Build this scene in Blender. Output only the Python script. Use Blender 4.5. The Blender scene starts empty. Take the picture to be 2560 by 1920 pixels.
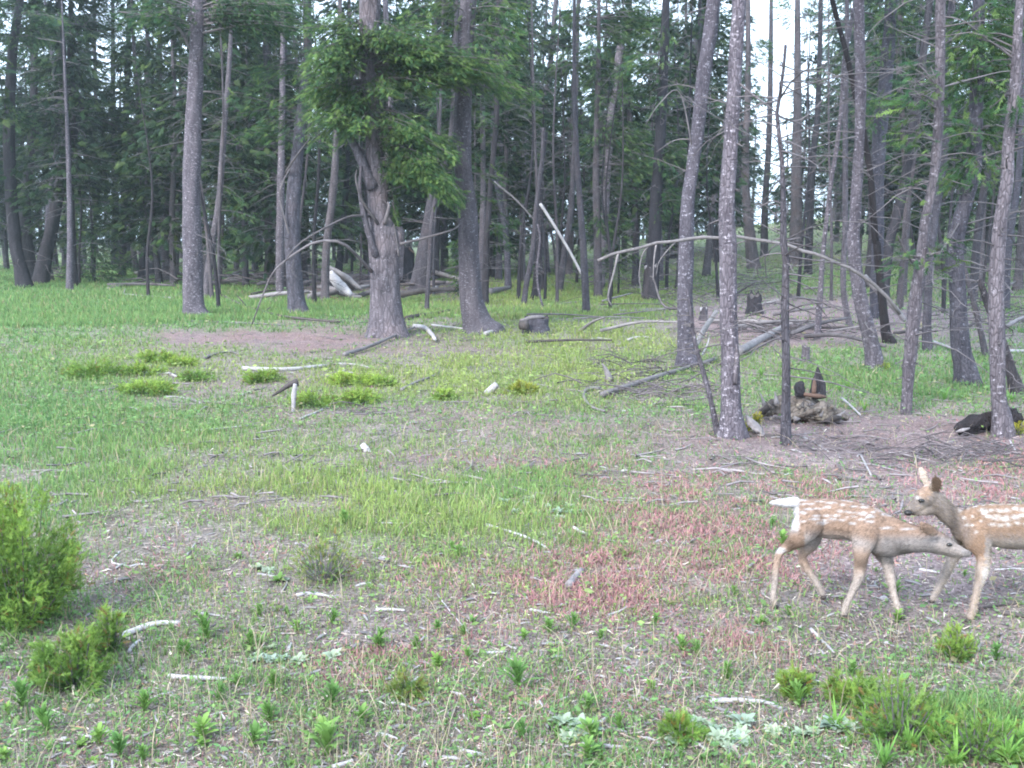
import bpy, math, random
import numpy as np
from mathutils import Vector
R = math.radians
rng = np.random.default_rng(7)
random.seed(7)
sc = bpy.context.scene
col = sc.collection

# ------------------------------------------------------------------ camera
F = 2600.0                     # focal length in pixels of the 2560 px wide photograph
PITCH = R(7.9); CAMZ = 1.8
cam_d = bpy.data.cameras.new('camera'); cam = bpy.data.objects.new('camera', cam_d); col.objects.link(cam)
cam_d.sensor_width = 36; cam_d.lens = 36*F/2560; cam_d.clip_end = 2000; cam_d.clip_start = .05
cam.location = (0, 0, CAMZ); cam.rotation_euler = (R(90)-PITCH, 0, 0)
sc.camera = cam
# ------------------------------------------------------------------ sky and sun
SUN_EL, SUN_AZ = R(38), R(215)       # sun azimuth clockwise from +Y (behind, left of the camera)
w = bpy.data.worlds.new('World'); sc.world = w; w.use_nodes = True
nt = w.node_tree; nt.nodes.clear()
sky = nt.nodes.new('ShaderNodeTexSky'); sky.sky_type = 'NISHITA'; sky.sun_disc = False
sky.sun_elevation = SUN_EL; sky.sun_rotation = SUN_AZ
sky.air_density = 1.0; sky.dust_density = 4.0; sky.ozone_density = 1.0
bg = nt.nodes.new('ShaderNodeBackground'); bg.inputs[1].default_value = .12
wo = nt.nodes.new('ShaderNodeOutputWorld')
cl = nt.nodes.new('ShaderNodeMix'); cl.data_type = 'RGBA'; cl.inputs[0].default_value = .7; cl.inputs[7].default_value = (7.0, 8.7, 10.8, 1)   # thin even cloud
nt.links.new(sky.outputs[0], cl.inputs[6]); nt.links.new(cl.outputs[2], bg.inputs[0]); nt.links.new(bg.outputs[0], wo.inputs[0])
sd = bpy.data.lights.new('sun', 'SUN'); sd.energy = 1.5; sd.angle = R(15); sd.color = (1, .98, .96)
so = bpy.data.objects.new('sun', sd); col.objects.link(so)
sdir = Vector((math.sin(SUN_AZ)*math.cos(SUN_EL), math.cos(SUN_AZ)*math.cos(SUN_EL), math.sin(SUN_EL)))
so.rotation_euler = sdir.to_track_quat('Z', 'Y').to_euler()
vs = sc.view_settings
vs.view_transform = 'Standard'; vs.look = 'None'; vs.exposure = 1.78; vs.gamma = 1; vs.use_curve_mapping = False
sc.cycles.max_bounces = 5; sc.cycles.diffuse_bounces = 3; sc.cycles.transmission_bounces = 2
sc.cycles.transparent_max_bounces = 4; sc.cycles.glossy_bounces = 1
sc.cycles.pixel_filter_type = 'BLACKMAN_HARRIS'; sc.cycles.filter_width = 1.9

# ------------------------------------------------------------------ noise and terrain
def vnoise(x, y, seed=0):
    x = np.asarray(x, float); y = np.asarray(y, float)
    xi = np.floor(x).astype(np.int64); yi = np.floor(y).astype(np.int64)
    fx = x-xi; fy = y-yi; fx = fx*fx*(3-2*fx); fy = fy*fy*(3-2*fy)
    def h(a, b):
        n = (a*374761393 + b*668265263 + seed*1442695041) & 0xffffffff
        n = ((n ^ (n >> 13))*1274126177) & 0xffffffff
        return ((n ^ (n >> 16)) & 0xffff)/65535.0
    return (h(xi, yi)*(1-fx)+h(xi+1, yi)*fx)*(1-fy)+(h(xi, yi+1)*(1-fx)+h(xi+1, yi+1)*fx)*fy
def sm(a, b, v):
    t = np.clip((np.asarray(v, float)-a)/(b-a), 0, 1); return t*t*(3-2*t)
def H(x, y):
    x = np.asarray(x, float); y = np.asarray(y, float)
    h = .07*(vnoise(x*.35, y*.35, 1)-.5)+.035*(vnoise(x*1.3, y*1.3, 2)-.5)+.012*(vnoise(x*6, y*6, 3)-.5)
    h = h+.35*(vnoise(x*.06, y*.06, 4)-.5)*sm(12, 40, y)
    az = x/np.maximum(y, 1)
    h = h+3.0*sm(34, 85, y)*sm(-.05, .35, az)+.6*sm(40, 90, y)
    return h
cp, sp = math.cos(PITCH), math.sin(PITCH)
def ray(px, py):
    u, v = (px-1280)/F, (960-py)/F
    return np.array([u, cp+v*sp, -sp+v*cp])
def at(px, py):                      # the ground point seen at a pixel of the photograph
    d = ray(px, py); t0 = 1.; t = 1.
    while t < 160:
        t = t*1.01
        p = d*t
        if CAMZ+p[2] < H(p[0], p[1]): break
        t0 = t
    lo, hi = t0, t
    for _ in range(18):
        m = (lo+hi)/2; p = d*m
        if CAMZ+p[2] < H(p[0], p[1]): hi = m
        else: lo = m
    p = d*lo
    return np.array([p[0], p[1], float(H(p[0], p[1]))])
def on(px, py, Y):                   # the point at distance Y in the direction of a pixel
    d = ray(px, py); t = Y/d[1]
    return np.array([d[0]*t, Y, CAMZ+d[2]*t])
def proj(x, y, z):
    z = z-CAMZ; dep = y*cp-z*sp; up = y*sp+z*cp
    dep = np.maximum(dep, .05)
    return 1280+F*x/dep, 960-F*up/dep
def mpp(Y): return Y/F               # metres per photograph pixel at distance Y

# ------------------------------------------------------------------ mesh helpers
def build(name, V, faces, mat, parent=None, C=None, origin=None, smooth=False):
    V = np.asarray(V, float)
    if origin is None: origin = parent['_o'] if parent is not None else (0, 0, 0)
    o3 = np.array(list(origin), float)
    me = bpy.data.meshes.new(name)
    n = len(V); me.vertices.add(n); me.vertices.foreach_set('co', (V-o3).astype(np.float32).ravel())
    loops = np.concatenate([np.asarray(f, np.int32).ravel() for f in faces])
    tot = np.concatenate([np.full(len(f), np.asarray(f).shape[1], np.int32) for f in faces])
    st = np.concatenate([[0], np.cumsum(tot)[:-1]]).astype(np.int32)
    me.loops.add(len(loops)); me.loops.foreach_set('vertex_index', loops)
    me.polygons.add(len(tot)); me.polygons.foreach_set('loop_start', st)
    me.update(calc_edges=True)
    if smooth: me.polygons.foreach_set('use_smooth', np.ones(len(tot), bool))
    if C is not None:
        a = me.color_attributes.new('Col', 'FLOAT_COLOR', 'POINT')
        c4 = np.ones((n, 4), np.float32); c4[:, :3] = C; a.data.foreach_set('color', c4.ravel())
    me.materials.append(mat)
    o = bpy.data.objects.new(name, me); col.objects.link(o)
    if parent is not None: o.parent = parent
    else: o.location = o3
    return o
class Acc:
    def __init__(s): s.V = []; s.F = {}; s.C = []; s.n = 0
    def add(s, V, F, C=None):
        V = np.asarray(V, float); F = np.asarray(F, np.int64)
        s.V.append(V); s.F.setdefault(F.shape[1], []).append(F+s.n)
        s.C.append(np.broadcast_to(np.array([.5, .5, .5]) if C is None else C, V.shape)); s.n += len(V)
        return s
    def build(s, name, mat, parent=None, origin=None, smooth=False):
        if not s.n: return None
        return build(name, np.concatenate(s.V), [np.concatenate(f) for f in s.F.values()], mat, parent,
                     np.concatenate(s.C), origin, smooth)
def tag(o, label=None, cat=None, group=None, kind=None):
    if label: o['label'] = label
    if cat: o['category'] = cat
    if group: o['group'] = group
    if kind: o['kind'] = kind
    return o
def empty(name, loc, label, cat, group=None):
    o = bpy.data.objects.new(name, None); col.objects.link(o); o.location = [float(a) for a in loc]
    o.empty_display_size = .2; o['_o'] = [float(a) for a in loc]
    return tag(o, label, cat, group)
def tube(P, rad, k=8, rough=0., seed=0, cap=True):
    P = np.asarray(P, float); rad = np.broadcast_to(np.asarray(rad, float), (len(P),))
    T = np.gradient(P, axis=0); T /= np.linalg.norm(T, axis=1)[:, None]+1e-9
    a = np.array([0, 0, 1.]) if abs(T[0][2]) < .8 else np.array([1., 0, 0])
    u = np.cross(T[0], a); u /= np.linalg.norm(u); U = []
    for t in T:
        u = u-t*np.dot(u, t); u = u/(np.linalg.norm(u)+1e-9); U.append(u)
    U = np.array(U); W = np.cross(T, U)
    th = np.linspace(0, 2*math.pi, k, endpoint=False)
    rr = np.repeat(rad[:, None], k, 1)
    if rough:
        L = np.concatenate([[0], np.cumsum(np.linalg.norm(np.diff(P, axis=0), axis=1))])
        sc_ = 1/max(rad.max(), 1e-4)
        g = vnoise(np.cos(th)[None]*2.2+7+seed, np.sin(th)[None]*2.2+L[:, None]*sc_*.5+seed*3.1, seed)-.5
        g2 = vnoise(th[None]*4+seed, L[:, None]*sc_*1.2+seed, seed+5)-.5
        rr = rr*(1+rough*g*1.5+rough*.8*g2)
    V = P[:, None]+rr[..., None]*(np.cos(th)[None, :, None]*U[:, None]+np.sin(th)[None, :, None]*W[:, None])
    V = V.reshape(-1, 3); n = len(P)
    i = np.arange(n-1)[:, None]*k; j = np.arange(k)[None]; j2 = (j+1) % k
    Fq = np.stack([i+j, i+j2, i+k+j2, i+k+j], -1).reshape(-1, 4)
    if cap:
        V = np.vstack([V, P[0]-T[0]*rad[0]*.15, P[-1]+T[-1]*rad[-1]*.2])
        a0 = n*k; jj = np.arange(k); z = np.stack([np.full(k, a0), (jj+1) % k, jj, jj], -1)
        z2 = np.stack([np.full(k, a0+1), (n-1)*k+jj, (n-1)*k+(jj+1) % k, (n-1)*k+(jj+1) % k], -1)
        return V, Fq, np.vstack([z[:, :3], z2[:, :3]])
    return V, Fq, None
def add_tube(acc, P, rad, k=8, C=None, rough=0., seed=0, cap=True):
    V, Fq, Ft = tube(P, rad, k, rough, seed, cap)
    base = acc.n; acc.add(V, Fq, C)
    if Ft is not None: acc.F.setdefault(3, []).append(Ft+base)
def spline(P, n):
    P = np.asarray(P, float)
    if len(P) == 2: 
        t = np.linspace(0, 1, n)[:, None]; return P[0]*(1-t)+P[1]*t
    Q = np.vstack([2*P[0]-P[1], P, 2*P[-1]-P[-2]]); m = len(P)-1
    t = np.linspace(0, m, n); i = np.minimum(t.astype(int), m-1); f = (t-i)[:, None]
    a, b, c, d = Q[i], Q[i+1], Q[i+2], Q[i+3]
    return .5*((2*b)+(-a+c)*f+(2*a-5*b+4*c-d)*f**2+(-a+3*b-3*c+d)*f**3)
def nrm(v): v = np.asarray(v, float); return v/(np.linalg.norm(v, axis=-1, keepdims=True)+1e-9)
def scatter(acc, TV, TF, pos, dirs, ups, scl, C, shade=None):
    """copies of a template (x axis along dirs, z axis along ups) into an accumulator"""
    X = nrm(dirs); Yv = nrm(np.cross(ups, X)); Z = np.cross(X, Yv); m = len(pos)
    scl = np.broadcast_to(scl, (m,))
    V = pos[:, None]+scl[:, None, None]*(TV[None, :, :1]*X[:, None]+TV[None, :, 1:2]*Yv[:, None]+TV[None, :, 2:3]*Z[:, None])
    n = len(TV); Fm = (TF[None]+(np.arange(m)*n)[:, None, None]).reshape(-1, TF.shape[1])
    Cc = np.repeat(np.broadcast_to(C, (m, 3))[:, None], n, 1)
    if shade is not None: Cc = Cc*shade[None]
    acc.add(V.reshape(-1, 3), Fm, Cc.reshape(-1, 3))

# ------------------------------------------------------------------ materials
def newmat(name):
    m = bpy.data.materials.new(name); m.use_nodes = True; t = m.node_tree; t.nodes.clear(); return m, t
def N(t, ty, **kw):
    n = t.nodes.new(ty)
    for k, v in kw.items():
        if k.startswith('i_'): n.inputs[int(k[2:]) if k[2:].isdigit() else k[2:].replace('_', ' ')].default_value = v
        else: setattr(n, k, v)
    return n
def ramp(t, fac, stops):
    r = N(t, 'ShaderNodeValToRGB'); e = r.color_ramp.elements
    while len(e) < len(stops): e.new(.5)
    for q, (p, c) in zip(e, stops): q.position = p; q.color = (*c, 1) if len(c) == 3 else c
    t.links.new(fac, r.inputs[0]); return r.outputs[0]
def mixc(t, fac, a, b, mode='MIX'):
    m = N(t, 'ShaderNodeMix', data_type='RGBA', blend_type=mode)
    for s, v in ((0, fac), (6, a), (7, b)):
        if hasattr(v, 'is_linked') or isinstance(v, bpy.types.NodeSocket): t.links.new(v, m.inputs[s])
        else: m.inputs[s].default_value = v if s == 0 else (*v, 1)
    return m.outputs[2]
def coords(t, scale=(1, 1, 1), kind='Object'):
    tc = N(t, 'ShaderNodeTexCoord'); mp = N(t, 'ShaderNodeMapping'); mp.inputs['Scale'].default_value = scale
    t.links.new(tc.outputs[kind], mp.inputs[0]); return mp.outputs[0]
def noise(t, vec, scale, detail=4, rough=.6):
    n = N(t, 'ShaderNodeTexNoise'); n.inputs['Scale'].default_value = scale; n.inputs['Detail'].default_value = detail
    n.inputs['Roughness'].default_value = rough; t.links.new(vec, n.inputs['Vector']); return n.outputs['Fac']
def finish(t, color, rough=.9, bump=None, bs=.5, bd=.01, transl=0., spec=.2):
    b = N(t, 'ShaderNodeBsdfPrincipled'); b.inputs['Roughness'].default_value = rough
    b.inputs['Specular IOR Level'].default_value = spec
    t.links.new(color, b.inputs['Base Color']); out = N(t, 'ShaderNodeOutputMaterial')
    if bump is not None:
        bn = N(t, 'ShaderNodeBump'); bn.inputs['Strength'].default_value = bs; bn.inputs['Distance'].default_value = bd
        t.links.new(bump, bn.inputs['Height']); t.links.new(bn.outputs[0], b.inputs['Normal'])
    if transl:
        tr = N(t, 'ShaderNodeBsdfTranslucent'); t.links.new(color, tr.inputs[0]); mx = N(t, 'ShaderNodeMixShader')
        mx.inputs[0].default_value = transl; t.links.new(b.outputs[0], mx.inputs[1]); t.links.new(tr.outputs[0], mx.inputs[2])
        t.links.new(mx.outputs[0], out.inputs[0])
    else: t.links.new(b.outputs[0], out.inputs[0])
def leafmat(name, transl=.35, rough=.6, var=.25):
    m, t = newmat(name); a = N(t, 'ShaderNodeVertexColor', layer_name='Col')
    n = noise(t, coords(t, kind='Object'), 9, 2)
    c = mixc(t, 1., a.outputs[0], ramp(t, n, [(.3, (1-var,)*3), (.7, (1+var,)*3)]), 'MULTIPLY')
    oi = N(t, 'ShaderNodeObjectInfo')
    c = mixc(t, 1., c, ramp(t, oi.outputs['Random'], [(0, (.85, .9, .95)), (1, (1.12, 1.08, .95))]), 'MULTIPLY')
    finish(t, c, rough, transl=transl); return m
def bark(name, dark, light, lichen=(.5, .48, .5), la=.5, red=None, vs_=38.):
    m, t = newmat(name); v = coords(t, (1, 1, .28)); v1 = coords(t, (1, 1, 1))
    n1 = noise(t, v, 9, 6, .75); n2 = noise(t, coords(t, (1, 1, 1.7)), 17, 5, .75); n3 = noise(t, v1, 1.4, 3)
    vo = N(t, 'ShaderNodeTexVoronoi', feature='DISTANCE_TO_EDGE'); vo.inputs['Scale'].default_value = vs_; t.links.new(v, vo.inputs['Vector'])
    c = ramp(t, n1, [(.3, dark), (.68, light)])
    if red: c = mixc(t, ramp(t, n3, [(.5, (0,)*3), (.75, (.75,)*3)]), c, red)
    c = mixc(t, ramp(t, n2, [(1-la, (0,)*3), (1-la+.1, (1,)*3)]), c, lichen)
    c = mixc(t, ramp(t, vo.outputs[0], [(0, (.45,)*3), (.12, (0,)*3)]), c, tuple(x*.45 for x in dark))
    oi = N(t, 'ShaderNodeObjectInfo')
    c = mixc(t, 1., c, ramp(t, oi.outputs['Random'], [(0, (.68, .70, .76)), (1, (1.3, 1.22, 1.18))]), 'MULTIPLY')
    ad = N(t, 'ShaderNodeMath', operation='ADD'); mn = N(t, 'ShaderNodeMath', operation='MINIMUM', i_1=.12)
    t.links.new(vo.outputs[0], mn.inputs[0]); m3 = N(t, 'ShaderNodeMath', operation='MULTIPLY', i_1=4.); t.links.new(mn.outputs[0], m3.inputs[0])
    t.links.new(m3.outputs[0], ad.inputs[0]); t.links.new(n1, ad.inputs[1])
    finish(t, c, .92, ad.outputs[0], .8, .02); return m
def wood(name, a, b, d=(.05, .045, .04)):
    m, t = newmat(name); v = coords(t); n = noise(t, v, 30, 5, .7); n2 = noise(t, v, 5, 3)
    at_ = N(t, 'ShaderNodeVertexColor', layer_name='Col')
    c = mixc(t, ramp(t, n2, [(.35, (0,)*3), (.7, (1,)*3)]), a, b)
    c = mixc(t, ramp(t, n, [(.3, (.7,)*3), (.5, (0,)*3)]), c, d)
    c = mixc(t, 1., c, at_.outputs[0], 'MULTIPLY'); c = mixc(t, 1., c, (2, 2, 2), 'MULTIPLY')
    oi = N(t, 'ShaderNodeObjectInfo')
    c = mixc(t, 1., c, ramp(t, oi.outputs['Random'], [(0, (.75,)*3), (1, (1.15,)*3)]), 'MULTIPLY')
    finish(t, c, .85, n, .5, .004); return m
M = {}
M['grey'] = bark('bark_grey', (.045, .043, .055), (.14, .13, .15), (.30, .30, .35), .43)
M['pale'] = bark('bark_pale', (.06, .055, .07), (.17, .155, .18), (.48, .46, .52), .44)
M['fir'] = bark('bark_fir', (.045, .043, .052), (.16, .148, .17), (.30, .29, .34), .43, red=(.15, .12, .125), vs_=14.)
M['dark'] = bark('bark_dark', (.02, .019, .023), (.07, .065, .075), (.18, .18, .21), .38)
M['black'] = bark('bark_charred', (.012, .011, .012), (.04, .035, .04), (.10, .09, .10), .3)
M['far'] = bark('bark_far', (.04, .038, .046), (.13, .12, .135), (.25, .245, .28), .42, red=(.13, .10, .10))
M['twig'] = wood('dead_twig', (.17, .155, .165), (.09, .08, .09))
M['pwood'] = wood('bleached_wood', (.46, .44, .46), (.29, .275, .29), (.10, .09, .09))
M['gwood'] = wood('grey_wood', (.25, .23, .24), (.15, .14, .145), (.05, .045, .045))
M['bwood'] = wood('brown_rotten_wood', (.15, .095, .075), (.085, .055, .045), (.04, .025, .02))
M['dwood'] = wood('dark_wood', (.10, .085, .085), (.05, .045, .045), (.015,)*3)
M['mossy'] = bark('mossy_rotten_wood', (.07, .062, .058), (.19, .17, .155), (.25, .24, .20), .45, red=(.13, .14, .08), vs_=18.)
M['leaf'] = leafmat('conifer_needles', .30)
M['grass'] = leafmat('grass_blades', .40, .55, .2)
M['litter'] = leafmat('plant_litter', .1, .9, .2)
# ground: zone colours come from the sheet's own attribute, grain from noise
def ground_mat():
    m, t = newmat('forest_soil'); a = N(t, 'ShaderNodeVertexColor', layer_name='Col'); v = coords(t)
    n1 = noise(t, v, 40, 6, .75); n2 = noise(t, v, 6, 5, .7); n3 = noise(t, v, 140, 3, .7)
    c = mixc(t, 1., a.outputs[0], ramp(t, n1, [(.32, (.25, .25, .26)), (.5, (.95, .93, .92)), (.68, (1.9, 1.85, 1.9))]), 'MULTIPLY')
    c = mixc(t, 1., c, ramp(t, n2, [(.3, (.7, .7, .7)), (.7, (1.3, 1.28, 1.25))]), 'MULTIPLY')
    ad = N(t, 'ShaderNodeMath', operation='ADD'); t.links.new(n1, ad.inputs[0]); t.links.new(n3, ad.inputs[1])
    finish(t, c, .95, ad.outputs[0], .8, .012); return m
M['ground'] = ground_mat()

# ------------------------------------------------------------------ what grows where (read from the photograph, laid on the ground)
def field(blobs, px, py, base):
    s = np.full(np.shape(px), float(base))
    for (x, y, rx, ry, wt) in blobs:
        s = s+wt*np.exp(-(((px-x)/rx)**2+((py-y)/ry)**2))
    return np.clip(s, 0, 1.3)
GREEN = [(1150, 1620, 900, 200, -.06), (150, 770, 620, 60, 1.), (80, 930, 300, 120, .65), (250, 1110, 380, 110, .6), (700, 1230, 700, 90, .45), (1200, 1260, 420, 80, .35),
         (1150, 950, 520, 50, .35), (1500, 860, 330, 60, .6), (2280, 940, 320, 60, .6), (1450, 735, 330, 40, .5), (2150, 700, 300, 40, .35), (1900, 760, 400, 60, -.3), (300, 700, 500, 30, .5),
         (2380, 1800, 260, 90, .55), (1000, 1450, 500, 60, .12), (720, 845, 230, 22, -.75), (480, 840, 120, 18, -.5), (1200, 875, 250, 16, -.4),
         (1050, 1060, 420, 40, -.1), (2200, 1110, 380, 50, -.9), (2380, 1400, 280, 150, -.45), (1930, 810, 260, 45, -.7), (600, 960, 200, 30, -.3),
         (500, 1860, 600, 80, -.12), (2000, 1060, 160, 40, -.5), (820, 720, 200, 18, -.8), (1120, 735, 100, 14, -.8), (2400, 800, 200, 35, -.3)]
RED = [(1650, 1235, 230, 60, .95), (1450, 1470, 280, 85, .85), (1850, 1330, 260, 70, .6), (2100, 1230, 250, 40, .5), (1290, 1530, 190, 50, .5), (1850, 1280, 180, 40, .6), (2480, 1205, 170, 45, 1.), (2180, 1320, 130, 70, .35),
       (1950, 1440, 170, 70, .5), (1650, 1420, 260, 90, .45), (880, 1690, 160, 30, .5), (1080, 1660, 180, 50, .4), (420, 1440, 130, 35, .35), (1900, 1620, 150, 50, .5),
       (1400, 1160, 300, 40, .35), (1350, 1760, 250, 40, .25), (2200, 1790, 120, 20, .4), (1040, 1400, 400, 50, .2)]
DUFF = [(720, 845, 260, 28, 1.), (500, 850, 150, 22, .5), (1250, 870, 280, 20, .7), (1400, 1080, 450, 60, .5), (820, 720, 260, 22, .9), (2150, 1090, 330, 45, .45),
        (1950, 830, 260, 50, .6), (700, 990, 220, 50, .5), (1130, 735, 130, 14, .8)]
YEL = [(850, 1250, 650, 100, .45), (1300, 1500, 900, 150, .3), (1150, 950, 560, 70, .9), (1450, 850, 360, 60, .8), (450, 900, 260, 60, .5), (1300, 730, 500, 50, .5), (1000, 1120, 500, 50, .3), (1700, 640, 600, 40, .4)]
def zones(x, y, z=None):
    z = H(x, y) if z is None else z
    px, py = proj(x, y, z)
    px = px+(90*(vnoise(x*.9, y*.9, 11)-.5)+90*(vnoise(x*3, y*3, 18)-.5))*np.clip(10/np.maximum(y, 1), .6, 3); py = py+(50*(vnoise(x*.9, y*.9, 12)-.5)+40*(vnoise(x*3, y*3, 17)-.5))*np.clip(8/np.maximum(y, 1), .4, 2)
    g = field(GREEN, px, py, .32)*(.15+.9*vnoise(x*1.3, y*1.3, 13)+.8*vnoise(x*4, y*4, 19))
    r = field(RED, px, py, .10)*(-.1+1.0*vnoise(x*2.2, y*2.2, 14)+.8*vnoise(x*7, y*7, 20))
    d = field(DUFF, px, py, .22)*(.3+1.2*vnoise(x*1.7, y*1.7, 15))
    yl = field(YEL, px, py, .15)*(.6+.8*vnoise(x*.8, y*.8, 16))
    return np.clip(g, 0, 1), np.clip(r, 0, 1), np.clip(d, 0, 1), np.clip(yl, 0, 1)
th = np.concatenate([np.linspace(-180, -44, 40)[:-1], np.linspace(-44, 44, 300), np.linspace(44, 180, 40)[1:]])
rr = np.concatenate([[0.02, .5, 1.], np.geomspace(1.5, 110, 330), np.geomspace(120, 600, 12)])
TH, RR = np.meshgrid(np.radians(th), rr); gx = RR*np.sin(TH); gy = RR*np.cos(TH)
gz = H(gx, gy); g_, r_, d_, y_ = zones(gx, gy, gz)
far = sm(25, 60, RR)
def L3(a, b, f): return a*(1-f[..., None])+np.array(b)*f[..., None]
gc = np.broadcast_to(np.array([.195, .165, .175]), gx.shape+(3,))*(.75+.5*vnoise(gx*3, gy*3, 21))[..., None]
gc = L3(gc, (.22, .15, .14), d_*.6); gc = L3(gc, (.30, .165, .165), r_*.6); gc = L3(gc, (.16, .22, .10), g_*.65)
gc = L3(gc, (.19, .31, .11), np.clip(g_*1.2, 0, 1)*far)
nr, ncol = gx.shape; i = np.arange(nr-1)[:, None]*ncol; j = np.arange(ncol-1)[None]
GF = np.stack([i+j, i+j+1, i+ncol+j+1, i+ncol+j], -1).reshape(-1, 4)[:, ::-1]
tag(build('ground', np.stack([gx, gy, gz], -1).reshape(-1, 3), [GF], M['ground'], C=gc.reshape(-1, 3), smooth=True), kind='structure')

# ------------------------------------------------------------------ morning haze
def haze(density):
    m = bpy.data.materials.new('haze'); m.use_nodes = True; t = m.node_tree; t.nodes.clear()
    v = t.nodes.new('ShaderNodeVolumePrincipled'); v.inputs['Color'].default_value = (.80, .93, 1, 1); v.inputs['Density'].default_value = density; v.inputs['Anisotropy'].default_value = .3
    o = t.nodes.new('ShaderNodeOutputMaterial'); t.links.new(v.outputs[0], o.inputs['Volume'])
    x0, x1, y0, y1, z0, z1 = -620, 620, -620, 620, -2., 27.
    V = [(x, y, z) for z in (z0, z1) for y in (y0, y1) for x in (x0, x1)]
    return tag(build('haze', V, [np.array([[0, 2, 3, 1], [4, 5, 7, 6], [0, 1, 5, 4], [2, 6, 7, 3], [0, 4, 6, 2], [1, 3, 7, 5]])], m), kind='stuff')
haze(.0011)
# ------------------------------------------------------------------ foliage templates
def spray(pairs=5, wd=.085, sd=0, sl=.3):
    r = np.random.default_rng(sd); V = []; Fq = []; S = []
    def leaf(p, d, L, wdt, zz):
        d = nrm(d); s = np.cross([0, 0, 1], d); s = nrm(s); b = len(V)
        V.extend([p+s*wdt*.9+[0, 0, zz*.2], p-s*wdt*.9, p+d*L+[0, 0, zz]]); Fq.append([b, b+1, b+2])
        S.extend([.7, .75, 1.4])
    for k in range(pairs):
        t = .08+.8*k/pairs; L = sl*(1-t*.7)
        for s in (-1, 1):
            a = s*R(48+r.uniform(-9, 9)); leaf(np.array([t+r.uniform(-.03, .03), 0, 0]), np.array([math.cos(a), math.sin(a), -.12]), L*r.uniform(.8, 1.15), wd*.55, r.uniform(-.10, .03))
    leaf(np.array([.0, 0, 0]), np.array([1., 0, 0]), 1., wd*.6, -.08)
    return np.array(V, float), np.array(Fq), np.array(S)[:, None]*np.ones(3)
SPR = [spray(6, .065, 1), spray(6, .065, 2), spray(6, .065, 3, .36)]
SPF = [spray(5, .15, 4, .42), spray(6, .14, 5, .38)]
G_DARK = np.array([.028, .078, .042]); G_MID = np.array([.06, .13, .04]); G_YEL = np.array([.17, .25, .07])
def gcol(m, yel=.2, r=rng):
    f = r.random(m)[:, None]; c = G_DARK*(1-f)+G_MID*f
    k = (r.random(m) < yel)[:, None]; return np.where(k, c*.4+G_YEL*.6, c)*(r.uniform(.8, 1.2, m)[:, None])
def bough(fol, tw, P0, P1, width, size, dens=1., yel=.2, far=False, start=.2, r=rng, thick=None):
    """one conifer branch: an arched stem with flat sprays either side, drooping at the tips"""
    P0 = np.asarray(P0); P1 = np.asarray(P1); L = np.linalg.norm(P1-P0); D = nrm(P1-P0)
    mid = (P0+P1)/2+np.array([0, 0, L*r.uniform(.02, .08)])
    C_ = spline([P0, mid, P1], 7)
    if tw is not None: add_tube(tw, C_, np.linspace(thick or max(.012, L*.011), .004, 7), 4, cap=False)
    n = max(4, int(L*(1-start)/size*8.5*dens))
    t = start+(1-start)*r.random(n)**.8
    lat = nrm(np.cross(D, [0, 0, 1])); s = r.uniform(-1, 1, n)
    prof = np.sin(np.clip((t-start)/(1-start)*.85+.12, 0, 1)*math.pi)**.7*width
    ii = np.clip(t*6, 0, 5.999); k = ii.astype(int); f = (ii-k)[:, None]
    pos = C_[k]*(1-f)+C_[k+1]*f + lat*(s*prof)[:, None]
    pos[:, 2] -= np.abs(s)*prof*r.uniform(.1, .5, n)-r.normal(0, size*.5, n)
    dd = D*(.9)+lat*(s*1.1)[:, None]+np.array([0, 0, 1])*r.uniform(-.9, .1, n)[:, None]+r.normal(0, .25, (n, 3))
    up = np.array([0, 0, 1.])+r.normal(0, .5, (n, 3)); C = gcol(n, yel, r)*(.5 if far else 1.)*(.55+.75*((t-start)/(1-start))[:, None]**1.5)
    S_ = SPF if far else SPR; pick = r.integers(0, len(S_), n)
    for q, (TV, TF, SH) in enumerate(S_):
        m_ = pick == q
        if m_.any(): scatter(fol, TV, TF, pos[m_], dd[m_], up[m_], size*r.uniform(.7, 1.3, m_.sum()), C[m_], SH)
def dead_limbs(acc, P, rad, n, z0, z1, L=1.2, r=rng, k=3, th=.013):
    P = np.asarray(P)
    for _ in range(n):
        z = r.uniform(z0, z1); i = int(np.clip(np.searchsorted(P[:, 2], z), 1, len(P)-1)); p = P[i-1]+(P[i]-P[i-1])*np.clip((z-P[i-1][2])/(P[i][2]-P[i-1][2]+1e-6), 0, 1)
        a = r.uniform(0, 6.283); l = L*r.uniform(.35, 1.2); up = r.uniform(-.35, .45); sag = r.uniform(-.35, .05)
        d = np.array([math.cos(a), math.sin(a), up]); d2 = np.array([-math.sin(a), math.cos(a), 0])*r.uniform(-.25, .25)
        C_ = spline([p, p+d*l*.4+d2*l*.3, p+d*l*.75+[0, 0, sag*l*.5], p+d*l+d2*l+[0, 0, sag*l]], 6)
        add_tube(acc, C_, np.linspace(th*r.uniform(.7, 1.3), th*.25, 6), k, cap=False)
        for q in range(r.integers(1, 5)):
            b = C_[r.integers(2, 6)]; e = b+nrm(d+r.normal(0, .6, 3))*l*r.uniform(.12, .35)
            add_tube(acc, spline([b, (b+e)/2+r.normal(0, .02, 3), e], 3), np.linspace(th*.45, th*.15, 3), 3, cap=False)
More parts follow.
